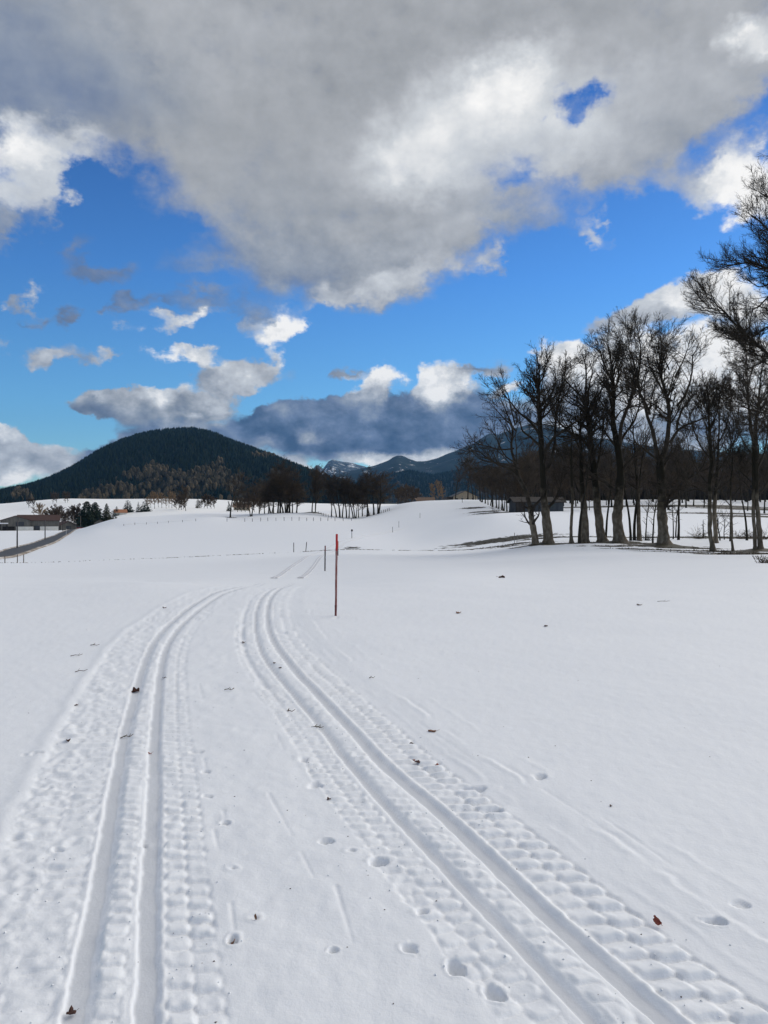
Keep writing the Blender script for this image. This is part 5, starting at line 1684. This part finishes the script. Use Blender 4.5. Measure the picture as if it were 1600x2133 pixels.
Geo().box(-5.3, -3.2, -.14, -.02, -.4, 2.1).build("door", M["dark_boards"], gs)
Geo().box(2.2, 3.4, -.1, -.02, .9, 1.8).build('window', M['glass'], gs)
mh = thing('farmhouse', at(503, 590, 0), 'far farmhouse with a long brown roof glimpsed between the knoll trees', 'house', rz=.1)
gable_body(Geo(), -6, 6, 0, 9, 3.0, 5.4).build('wall', M['beige_plaster'], mh)
gable_roof(Geo(), -6, 6, 0, 9, 3.0, 5.4, axis='x', over=1).build('roof', M['brown_tiles'], mh)
for x in (-4.5, -1.5, 1.5, 4.5):
    Geo().box(x - .5, x + .5, -.08, -.01, 1.1, 2.2).build('window', M['glass'], mh)

# small red vehicle by the road end
car = thing('parked_car', at(167, 418), 'small red vehicle parked at the road bend beside the grey gabled shed', 'car', rz=.5)
M['red_paint'] = material('red_paint', [(.3, (.22, .02, .02)), (.7, (.30, .03, .03))], 1, 2, .35)
M['rubber'] = material('rubber', [(.3, (.012, .012, .012)), (.7, (.025, .025, .025))], 5, 2, .9)
Geo().add([(-1.9, -.8, .35), (1.9, -.8, .35), (1.9, .8, .35), (-1.9, .8, .35), (-1.95, -.8, .9), (1.95, -.8, .8), (1.95, .8, .8), (-1.95, .8, .9)], [(0, 3, 2, 1), (4, 5, 6, 7), (0, 1, 5, 4), (1, 2, 6, 5), (2, 3, 7, 6), (3, 0, 4, 7)]).build('body', M['red_paint'], car)
Geo().add([(-1.7, -.75, .88), (.9, -.75, .83), (.9, .75, .83), (-1.7, .75, .88), (-1.4, -.62, 1.5), (.2, -.62, 1.5), (.2, .62, 1.5), (-1.4, .62, 1.5)], [(4, 5, 6, 7), (0, 1, 5, 4), (1, 2, 6, 5), (2, 3, 7, 6), (3, 0, 4, 7)]).build('cabin', M['glass'], car)
for x in (-1.2, 1.2):
    for y in (-.78, .78):
        Geo().tube([(x, y - .1, .33), (x, y + .1, .33)], .33, 12).build('wheel', M['rubber'], car)


# ------------------------------------------------------------------ poles, posts, fences
M['post_wood'] = material('post_wood', [(.3, (.06, .05, .042)), (.55, (.16, .135, .115)), (.75, (.30, .26, .23))], 9, 5, .9, .5, 30, (2, 2, .35))
M['worn_red'] = material('worn_red', [(.30, (.13, .025, .025)), (.45, (.24, .07, .065)), (.58, (.34, .19, .18)), (.72, (.42, .33, .31))], 14, 6, .85, .6, 40, (2.2, 2.2, .4))
M['bright_red'] = material('bright_red', [(.3, (.36, .012, .016)), (.7, (.50, .02, .022))], 12, 4, .55, .3, 40)
M['orange_red'] = material('orange_red', [(.3, (.45, .10, .05)), (.7, (.58, .17, .08))], 12, 4, .6)
M['base_red'] = material('base_red', [(.3, (.10, .02, .022)), (.7, (.24, .08, .075))], 16, 5, .8, .5, 40, (2, 2, .5))
M['dark_post'] = material('dark_post', [(.3, (.025, .025, .03)), (.7, (.075, .07, .075))], 8, 3, .85)
M['grey_post'] = material('grey_post', [(.3, (.12, .12, .12)), (.7, (.24, .23, .22))], 8, 3, .85)
M['white_post'] = material('white_post', [(.3, (.6, .6, .6)), (.7, (.75, .75, .75))], 8, 3, .6)
M['wire'] = material('wire', [(.3, (.10, .10, .10)), (.7, (.2, .2, .2))], 8, 2, .5)


def stake(seed, h, r, bevel=.15):
    """Rough square stake outline, slightly uneven: points of a 5-ring lathe."""
    rr = np.random.default_rng(seed)
    return [(z * h, r * (1 + rr.normal(0, .04))) for z in np.linspace(0, 1, 9)]


def pole_part(name, z0, z1, r, mat, parent, sides=8, square=True, seed=1, dome=True):
    rr = np.random.default_rng(seed)
    n = max(4, int((z1 - z0) / .09))
    zs = np.linspace(z0, z1, n)
    ring = np.arange(sides) * 2 * math.pi / sides + math.pi / sides
    rad = np.ones(sides)
    if square:
        rad = 1 / np.maximum(np.abs(np.cos(ring)), np.abs(np.sin(ring))) * .86
    V = []
    for z in zs:
        k = r * (1 + rr.normal(0, .025))
        cx, cy = rr.normal(0, .0015, 2)
        V += [(cx + k * rad[i] * math.cos(ring[i]), cy + k * rad[i] * math.sin(ring[i]), z) for i in range(sides)]
    if dome:
        V += [(r * .8 * rad[i] * math.cos(ring[i]), r * .8 * rad[i] * math.sin(ring[i]), z1 + r * .22) for i in range(sides)]
        n += 1
    f = []
    for j in range(n - 1):
        for i in range(sides):
            f.append((j * sides + i, j * sides + (i + 1) % sides, (j + 1) * sides + (i + 1) % sides, (j + 1) * sides + i))
    g = Geo().add(V, f)
    top = (n - 1) * sides
    g.f3 += [[top, top + i, top + i + 1] for i in range(1, sides - 1)]
    return g.build(name, mat, parent)


def marker(px, Y, h, r, label, red=(.8, 1.0), mats=('dark_post', 'bright_red'), lean=0.0, group='trail marker poles', base=None, turn=.2, name='marker_pole'):
    p = at(px, Y)
    if Y < 20:
        dz, _ = snow_relief(np.array([p[0]]), np.array([p[1]]))
        p = (p[0], p[1], p[2] + float(dz[0]))
    o = thing(name, p, label, 'pole', group, turn)
    o.rotation_euler = (0, lean, turn)
    z0 = -.15
    if base:
        pole_part('pole_foot', z0, base * h, r * 1.02, M['base_red'], o, seed=3, dome=False)
        z0 = base * h
    if red:
        pole_part('shaft', z0, red[0] * h, r, M[mats[0]], o, seed=1, dome=False)
        pole_part('painted_top', red[0] * h, red[1] * h, r * 1.03, M[mats[1]], o, seed=2)
    else:
        pole_part('shaft', z0, h, r, M[mats[0]], o, seed=1)
    return o


m0 = marker(699.5, 12.37, 1.31, .020, 'nearest trail pole, bright red top over worn reddish wood, tallest in view', (.80, 1.0), ('worn_red', 'bright_red'), .012, base=.13, turn=.1)
m0.rotation_euler = (0, .012, .1)
marker(677, 39, 1.28, .036, 'dark trail pole with a red top, second, left of the nearest pole', (.78, 1.0), ('dark_post', 'base_red'), .01)
marker(704, 69, 1.3, .055, 'grey trail pole with orange top, seen just behind the nearest pole', (.55, 1.0), ('grey_post', 'orange_red'))
marker(612, 104, 1.3, .055, 'upright thin dark pole on the trampled line, left of a leaning one', None)
marker(637, 104, 1.3, .055, 'thin dark pole leaning right on the trampled line', None, lean=.10)
sg = marker(733, 144, 1.35, .05, 'thin pole carrying a small dark sign plate beyond the dip', None)
Geo().box(-.17, .17, -.10, -.06, 1.30, 1.68).build('sign_plate', M['dark_post'], sg)
marker(818, 173, 1.3, .055, 'far thin grey pole by the climbing tracks, nearer of two', None, ('grey_post',))
marker(831, 195, 1.6, .055, 'far thin grey pole by the climbing tracks, farther of two', None, ('grey_post',))
marker(875, 225, 1.4, .06, 'pale thin pole alone on the upper snow slope', None, ('grey_post',))
marker(963, 300, 2.6, .10, 'pale pole before the first tree of the receding row', None, ('grey_post',))
marker(1072, 86, 1.3, .035, 'taller greenish stake at the bare patch left of the old trees', None, ('grey_post',), group=None, name='stake')
marker(1077, 87, 1.0, .035, 'shorter greenish stake at the bare patch left of the old trees', None, ('grey_post',), group=None, name='stake')
LP = 'fence posts beside the road'
for px, h, lab in ((10.5, .92, 'leftmost wooden fence post between road and trampled line'), (36.5, 1.1, 'tallest wooden fence post between road and trampled line'), (49.5, 1.08, 'rightmost wooden fence post between road and trampled line')):
    o = marker(px, 100, h, .06, lab, None, ('post_wood',), group=LP, name='fence_post')
    o['category'] = 'post'
UP = 'utility poles along the valley road'
for i, (px, Y, h, lab) in enumerate(((36, 168, 6.3, 'nearest and tallest looking utility pole by the valley road'), (94, 228, 6.1, 'second utility pole by the valley road, before the barn plinth'), (131, 345, 6.3, 'third utility pole by the valley road, before the grey shed'), (153, 420, 8.0, 'fourth utility pole, right of the grey gabled shed'),
                                 (168, 440, 7.6, 'fifth utility pole, above the small red vehicle'), (180, 470, 7.0, 'sixth utility pole, before the big dark spruce'), (190, 480, 7.2, 'thick seventh utility pole where the road ends'), (197, 490, 7.0, 'last utility pole, close to the small shed'))):
    o = thing('utility_pole', at(px, Y, -.2), lab, 'pole', UP)
    Geo().tube([(0, 0, 0), (0, 0, h * .5), (.02, 0, h)], [.17, .15, .12], 8).build('shaft', M['dark_post' if i < 3 else 'post_wood'], o, True)
    Geo().tube([(-.09, 0, h - .35), (-.09, -.12, h - .30), (-.09, -.12, h - .12)], .035, 6).tube([(.13, 0, h - .35), (.13, .12, h - .30), (.13, .12, h - .12)], .035, 6).build('insulator', M['grey_post'], o)
for px, Y, lab in ((138, 268, 'short white road marker post at the right road edge'), (106, 356, 'thin pale post in the snow before the barn')):
    o = marker(px, Y, 2.2 if px > 120 else 1.6, .07, lab, None, ('white_post',), group=None, name='road_post')
    o['category'] = 'post'
pl = thing('power_pole', at(917, 540, -.3), 'wooden power pole with a cross arm above the golden trees', 'pole')
Geo().tube([(0, 0, 0), (0, 0, 12.5)], [.2, .14], 8).build('shaft', M['dark_post'], pl)
Geo().box(-2.0, 2.0, -.1, .1, 11.3, 11.55).build('cross_arm', M['dark_post'], pl)


def wire_fence(name, label, pts, h, r, group=None, wires=2, lean=.05, mat='dark_post'):
    p0 = at(*pts[0])
    o = thing(name, p0, label, 'fence', group)
    rr = random.Random(len(pts))
    loc = []
    first = None
    for px, Y in pts:
        p = at(px, Y)
        q = (p[0] - p0[0], p[1] - p0[1], p[2] - p0[2])
        loc.append(q)
        if first is None:
            first = pole_part('post', -.3, h, r, M[mat], o, 6, seed=4)
            c = first
        else:
            c = first.copy(); COL.objects.link(c); c.parent = o
        c.location = q
        c.rotation_euler = (rr.uniform(-lean, lean), rr.uniform(-lean, lean), rr.uniform(0, 3))
        c.scale = (1, 1, rr.uniform(.85, 1.1))
    for w in range(wires):
        z = h * (.55 + .38 * w)
        Geo().tube([(q[0], q[1], q[2] + z) for q in loc], .012, 3).build('strand', M['wire'], o)
    return o


wire_fence('wire_fence', 'low fence of short dark posts crossing the snow below the knoll trees', [(473, 262), (510, 260), (526, 259), (543, 258), (558, 257), (575, 256), (592, 255), (608, 254), (623, 254), (639, 253), (653, 253), (668, 254), (683, 256), (698, 260), (715, 264), (732, 268)], 1.15, .085)
wire_fence('wire_fence', 'short run of fence posts right of the fence clump', [(794, 315), (799, 315), (803, 315), (807, 316), (811, 316)], 1.15, .10)
wire_fence('wire_fence', 'fence running back up the slope from the long field fence', [(690, 292), (684, 300), (679, 308), (674, 316), (669, 324), (663, 334)], 1.15, .09)
wire_fence('wire_fence', 'widely spaced tiny posts along the left rise near the road end', [(258, 264), (281, 264), (305, 263), (328, 262), (351, 262), (380, 262), (408, 263)], .8, .07, wires=1)


# ------------------------------------------------------------------ conifers, shrubs
def spruce(name, seed, h, w, mat, label, cat, n=900, low=.06, blunt=1.0, group=None):
    rr = np.random.default_rng(seed)
    o = thing(name, (0, 0, 0), label, cat, group)
    Geo().tube([(0, 0, -.4), (0, 0, h * .5), (0, 0, h * .98)], [w * .07, w * .04, .02], 7).build('trunk', M['bark'], o, True)
    t = low + (1 - low) * rr.random(n) ** 1.35
    a = rr.uniform(0, 6.283, n)
    env = (1 - t) ** blunt * (.8 + .2 * np.sin(a * 3 + t * 9)) * (1 + .25 * np.sin(t * 46 + a))
    rad = w * .5 * env * rr.random(n) ** .45
    ln_ = (.16 + .5 * (1 - t)) * w * .28 * rr.uniform(.6, 1.4, n)
    base = np.array([(0, 0, 0), (.55, .28, -.10), (.55, -.28, -.10), (1, 0, -.34), (.45, 0, .14)])
    fc = np.array([(0, 1, 4), (1, 3, 4), (3, 2, 4), (2, 0, 4), (0, 2, 3), (0, 3, 1)])
    B = base[None] * (1 + rr.normal(0, .2, (n, 5, 1))) * ln_[:, None, None]
    ca, sa = np.cos(a)[:, None], np.sin(a)[:, None]
    x = B[:, :, 0] + rad[:, None]; y = B[:, :, 1]
    V = np.stack([x * ca - y * sa, x * sa + y * ca, B[:, :, 2] + (t * h)[:, None]], -1)
    f = (fc[None] + (np.arange(n) * 5)[:, None, None]).reshape(-1, 3)
    new_mesh('crown', V.reshape(-1, 3), f, M[mat], o, False)
    return o


def put(o, px, Y, dz=0.0, s=1.0):
    o.location = at(px, Y, dz); o.scale = (s, s, s)
    return o


SPC = spruce('spruce', 1, 15.5, 12, 'needles', 'large dark spruce, left one of the pair behind the farm sheds', 'tree', 2800, .02, .5)
put(SPC, 181, 455, .3)
SP2 = spruce('spruce', 2, 14.5, 11, 'needles', 'large dark spruce joined to the biggest one, above the small shed', 'tree', 2600, .02, .55)
put(SP2, 198, 460, .3)
SP3 = spruce('spruce', 3, 12.5, 7, 'needles_olive', 'olive coloured spruce right of the large dark pair', 'tree', 2000, .03, .7)
put(SP3, 222, 462, .3)
for px, Y, h, w, b, lab in ((236, 480, 8, 6.5, .5, 'low dark conifer at the right end of the spruce group'), (243, 560, 7, 5, .8, 'small pointed conifer before the orange roofed house'), (266, 575, 9.5, 8.5, .5, 'broad blue green conifer right of the orange roofed house'),
                            (288, 570, 8, 4, .9, 'narrow pointed conifer beside a round dark one'), (302, 572, 8, 8.5, .42, 'round dark conifer at the left end of the far hedge'), (412, 640, 10, 4.5, .9, 'narrow brown tinged conifer in the far sunlit hedge'), (477, 560, 7, 4, .8, 'small dark conifer left of the lone spreading tree')):
    o = spruce('conifer', int(px), h, w, 'needles' if px != 412 else 'needles_olive', lab, 'tree', 500, .03, b)
    put(o, px, Y)
o = spruce('young_spruce', 9, 2.2, 1.5, 'needles_olive', 'little young spruce on the dark bank right of the mossy mound', 'tree', 60, .1, .9)
put(o, 1465, 89)


def bush(seed, px, Y, h, w, label, mat='twig_brown', n=34, cat='bush', arch=.1):
    t = Twigs(seed)
    rr = t.r
    o = thing('bush', at(px, Y, -.05), label, cat)
    st = np.c_[rr.normal(0, w * .12, (n, 2)), np.zeros(n)]
    d = np.c_[rr.normal(0, w / h * .6, (n, 2)), np.ones(n)]
    c0 = t.polys(st, d, h * rr.uniform(.5, 1.05, n), 5, .14, -arch, np.full(n, .014), np.full(n, .007), 3)
    c1 = t.children(*c0, 5 / h * 1.5, .2, 40, .4, .1 * h, .4 * h, 3, .15, .02, .7, .008, 3, 12)
    t.children(*c1, 6, .2, 40, .5, .1, .25 * h, 1, .15, .02, .8, .006, 3, 5)
    t.mesh('branches', M[mat], o)
    return o


bush(1, 1455, 88, 1.7, 1.5, 'dry brown bush on the dark bank left of the little spruce')
bush(2, 1540, 88, 1.6, 2.0, 'brown bush on the bank behind the crooked young tree')
bush(3, 1592, 86, 2.0, 2.6, 'large brown bush on the bank at the right edge')
bush(4, 1560, 90, 1.2, 1.6, 'low brown bush right of the thin dark bank tree')
bush(5, 1592, 27, .45, .8, 'flattened tuft of dry stalks at the snow edge far right', n=26, arch=-.02)
bush(6, 768, 321, 2.6, 4.5, 'pale grey bush at the foot of the fence clump', 'twig_tan')
bush(7, 1352, 84, 1.4, 1.6, 'sparse thin bush between the mossy mound and a kinked sapling', 'twig')
bush(8, 1032, 199, 3.2, 3.2, 'tan bush on the mound at the foot of the close tree row', 'twig_brown')

# grass that pokes through under the trees
rr = np.random.default_rng(55)
gx, gy = [], []
while len(gx) < 5200:
    i = rr.integers(0, 43)
    bx, by, rx, ry, a, _ = BARE[i]
    gx.append(bx + rr.normal(0, rx * .75)); gy.append(by + rr.normal(0, ry * .9))
gx, gy = np.array(gx), np.array(gy)
ok = bare_mask(gx, gy) > .42
gx, gy = gx[ok], gy[ok]
n = len(gx)
zz = ground(gx, gy) - .06
a = rr.uniform(0, 6.28, n); hh = rr.uniform(.05, .20, n); wd = rr.uniform(.02, .05, n)
dx, dy = np.cos(a), np.sin(a)
lx, ly = rr.normal(0, .09, n), rr.normal(0, .09, n)
V = np.stack([np.c_[gx - dx * wd, gy - dy * wd, zz], np.c_[gx + dx * wd, gy + dy * wd, zz], np.c_[gx + lx * .4 + dy * wd * .4, gy + ly * .4 - dx * wd * .4, zz + hh * .6], np.c_[gx + lx, gy + ly, zz + hh]], 1)
ix = np.arange(n)[:, None] * 4
tag(new_mesh('dry_grass', V.reshape(-1, 3), np.concatenate([ix + [0, 1, 2], ix + [0, 2, 3], ix + [2, 1, 3]]), material('dry_grass', [(.3, (.022, .022, .010)), (.7, (.08, .066, .032))], 3, 3, .9), smooth=False), kind='stuff')
# dead leaves and clods on the bare patches
gx, gy = [], []
for _ in range(3600):
    i = rr.integers(0, 43)
    bx, by, rx, ry, a, _2 = BARE[i]
    gx.append(bx + rr.normal(0, rx)); gy.append(by + rr.normal(0, ry * 1.2))
gx, gy = np.array(gx), np.array(gy)
ok = bare_mask(gx, gy) > .25
clods('leaf_litter', np.c_[gx, gy, ground(gx, gy) - .02][ok], .03, .11, material('leaf_litter', [(.3, (.022, .013, .008)), (.7, (.085, .048, .026))], 3, 3, .9), 8, .4)


# ------------------------------------------------------------------ leaves and twigs on the snow
def snow_at(px, py, lift=0.0):
    x, y = hit(px, py)
    z = ground(np.array([x]), np.array([y]))[0]
    dz, _ = snow_relief(np.array([x]), np.array([y]))
    return (x, y, float(z + dz[0]) + lift)


M['leaf_brown'] = material('leaf_brown', [(.3, (.13, .055, .03)), (.7, (.26, .13, .07))], 30, 4, .7)
M['leaf_dark'] = material('leaf_dark', [(.3, (.03, .014, .012)), (.7, (.09, .035, .025))], 30, 4, .7)
M['leaf_red'] = material('leaf_red', [(.3, (.18, .035, .025)), (.7, (.30, .08, .05))], 30, 4, .7)
M['straw'] = material('straw', [(.3, (.07, .055, .035)), (.7, (.16, .13, .08))], 20, 3, .85)


def leaf(px, py, size, mat, label, seed, lobes=5, curl=.5, tilt=(0, 0), cat='leaf', lift=.004, stem=True):
    rr = random.Random(seed)
    o = thing('fallen_leaf', snow_at(px, py, lift), label, cat, rz=rr.uniform(0, 6.28))
    o.rotation_euler = (tilt[0], tilt[1], rr.uniform(0, 6.28))
    n = 22
    V = [(0, 0, .05 * size)]
    for i in range(n):
        a = 2 * math.pi * i / n
        r = size * .5 * (.62 + .38 * abs(math.cos(a * lobes / 2)) ** .7) * (1 + rr.uniform(-.12, .12))
        x, y = r * math.cos(a), r * math.sin(a) * .8
        V.append((x * .5, y * .5, size * (.05 + curl * .12 * (y / size) ** 2 * 4 + rr.uniform(-.02, .03))))
        V.append((x, y, size * (curl * 1.1 * (y / size) ** 2 * 2 + .10 * math.sin(a * 2 + seed) * curl + rr.uniform(0, .08))))
    f = []
    for i in range(n):
        j = (i + 1) % n
        f += [(0, 1 + 2 * i, 1 + 2 * j)]
        f += [(1 + 2 * i, 2 + 2 * i, 2 + 2 * j, 1 + 2 * j)]
    g = Geo().add(V, f).build('blade', M[mat], o, True)
    md = g.modifiers.new('thick', 'SOLIDIFY'); md.thickness = size * .02
    if stem:
        Geo().tube([(0, 0, .05 * size), (size * .45, size * .05, .10 * size), (size * .85, size * .12, .22 * size)], [.022 * size, .018 * size, .02 * size], 5).build('stem', M[mat], o, True)
    return o


def twig(px, py, length, label, seed, mat='straw', bits=2, group=None):
    rr = random.Random(seed)
    o = thing('twig', snow_at(px, py, .004), label, 'twig', group, rz=rr.uniform(-.6, .6))
    g = Geo()
    g.tube([(-length / 2, 0, .002), (-length * .1, rr.uniform(-.1, .1) * length, .012), (length * .2, rr.uniform(-.1, .1) * length, .006), (length / 2, rr.uniform(-.1, .1) * length, .02)], [.004, .0035, .003, .002], 5)
    g.build('stick', M[mat], o, True)
    for b in range(bits):
        x = rr.uniform(-.3, .3) * length
        Geo().tube([(x, 0, .006), (x + .16 * length, rr.choice((-1, 1)) * .16 * length, .02 + .1 * length * rr.random())], [.003, .0015], 4).build('side_twig', M[mat], o, True)
    return o


leaf(283, 1438, .085, 'leaf_dark', 'curled dark brown maple leaf in the far left ski groove', 3, 5, 1.3, (.2, .1))
leaf(312, 1567, .035, 'leaf_red', 'tiny reddish leaf in the right groove of the left tracks', 4, 3, .6)
leaf(488, 1960, .032, 'leaf_brown', 'brown leaf sunk in the round pole hole between the tracks', 5, 3, .3, (.9, .2), lift=.068)
leaf(534, 1914, .024, 'leaf_brown', 'small tan leaf standing in a shallow dent beside the pole hole', 6, 2, .3, (1.2, .3), lift=.012)
leaf(150, 2104, .035, 'leaf_dark', 'crumpled dark brown leaf in the nearest left ski groove', 7, 5, 1.5, (.3, .2), lift=.008)
leaf(900, 1520, .065, 'leaf_brown', 'flat brown leaf on smooth snow right of the tread marks', 8, 2, .4)
leaf(870, 1583, .055, 'leaf_dark', 'blackish oval leaf lying on the right tread marks', 9, 1, .5)
leaf(861, 1575, .03, 'leaf_red', 'small red brown leaf just above the blackish oval leaf', 10, 3, .6)
leaf(911, 1589, .032, 'leaf_red', 'small red brown leaf right of the blackish oval leaf', 11, 3, .5)
leaf(685, 1661, .028, 'leaf_dark', 'small dark leaf at the end of a drag line between the tracks', 12, 3, .8)
leaf(955, 1277, .11, 'leaf_brown', 'light brown leaf lying on open snow right of the nearest pole', 13, 4, .6)
leaf(1137, 1304, .09, 'leaf_dark', 'dark leaf on the open snow, nearer than the light brown one', 14, 2, .7)
leaf(1331, 1260, .09, 'leaf_dark', 'small dark leaf left of a straight twig on the open snow', 15, 3, .7)
leaf(1046, 1191, .2, 'leaf_dark', 'dark leaf on the far open snow toward the trees', 16, 3, .9)
leaf(1368, 1918, .045, 'leaf_red', 'red brown leaf standing upright with its stem in the right tread marks', 17, 2, .5, (1.45, .2), lift=.02)
leaf(1272, 1678, .022, 'leaf_dark', 'dark scrap of leaf on smooth snow beyond the right tread marks', 18, 2, .9)
leaf(572, 1381, .05, 'leaf_dark', 'dark leaf scrap between the right grooves, upper of two', 19, 2, .7)
leaf(584, 1391, .045, 'leaf_dark', 'dark leaf scrap between the right grooves, lower of two', 20, 2, .7)
leaf(508, 1337, .06, 'leaf_dark', 'dark leaf scrap left of the right tracks where they bend', 21, 3, .8)
leaf(343, 1268, .07, 'leaf_dark', 'dark leaf scrap above the bend of the left tracks', 22, 3, .8)
leaf(857, 1545, .03, 'leaf_dark', 'tiny dark leaf on the tread marks above the red brown leaf', 23, 2, .7)
leaf(143, 1545, .045, 'leaf_dark', 'dark leaf scrap on rough snow left of the left tracks', 24, 2, .8)
leaf(342, 1410, .04, 'leaf_dark', 'dark scrap just right of the left tracks near their bend', 25, 1, .6)
leaf(160, 1469, .04, 'leaf_dark', 'tiny dark scrap alone on the snow left of the tracks', 26, 2, .6)
twig(662, 1514, .11, 'curved grassy sprig lying in the left groove of the right tracks', 1, bits=4)
twig(265, 1531, .09, 'thin twig lying in the left ski groove', 2, bits=2)
twig(478, 1437, .10, 'small broken twigs on the snow between the two tracks', 3, bits=3)
twig(199, 1345, .14, 'dark twig on the snow left of the bend, upper of two', 4, 'leaf_dark', 2)
twig(160, 1367, .13, 'dark twig on the snow left of the bend, lower of two', 5, 'leaf_dark', 1)
twig(170, 1400, .12, 'dark twig far left of the left tracks, below two others', 6, 'leaf_dark', 1)
twig(1382, 1253, .22, 'straight dark twig on the open snow toward the trees', 7, 'leaf_dark', 1)
twig(775, 1413, .06, 'short bent twig above the right tread marks', 8, bits=1)
twig(605, 1480, .08, 'short dark twig left of the right tracks', 9, 'leaf_dark', 2)
# specks of bark and seeds: too many and too small to count
rr = np.random.default_rng(99)
sx, sy = [], []
for _ in range(80):
    px, py = rr.uniform(0, 1600), 1190 + 940 * rr.random() ** 1.6
    x, y = hit(px, py)
    sx.append(x); sy.append(y)
sx, sy = np.array(sx), np.array(sy)
dz, _ = snow_relief(sx, sy)
s = clods('seed_specks', np.c_[sx, sy, ground(sx, sy) + dz + .001], .0018, .0055, M['leaf_dark'], 12, .6)

# ------------------------------------------------------------------ air
if HAZE:
    hz = Geo().box(-9000, 9000, -3000, 12600, -60, 1650).build('haze', None)
    hm = bpy.data.materials.new('haze')
    hm.use_nodes = True
    nt = hm.node_tree
    nt.nodes.clear()
    pv = node(nt, 'ShaderNodeVolumePrincipled')
    pv.inputs['Color'].default_value = (*HAZE_COL, 1)
    pv.inputs['Density'].default_value = HAZE
    out = node(nt, 'ShaderNodeOutputMaterial')
    nt.links.new(pv.outputs[0], out.inputs['Volume'])
    hz.data.materials.append(hm)
    tag(hz, kind='stuff')
tris = sum(sum(len(p.vertices) - 2 for p in o.data.polygons) for o in {o.data: o for o in SC.objects if o.type == 'MESH'}.values())
print('TRIS', tris)
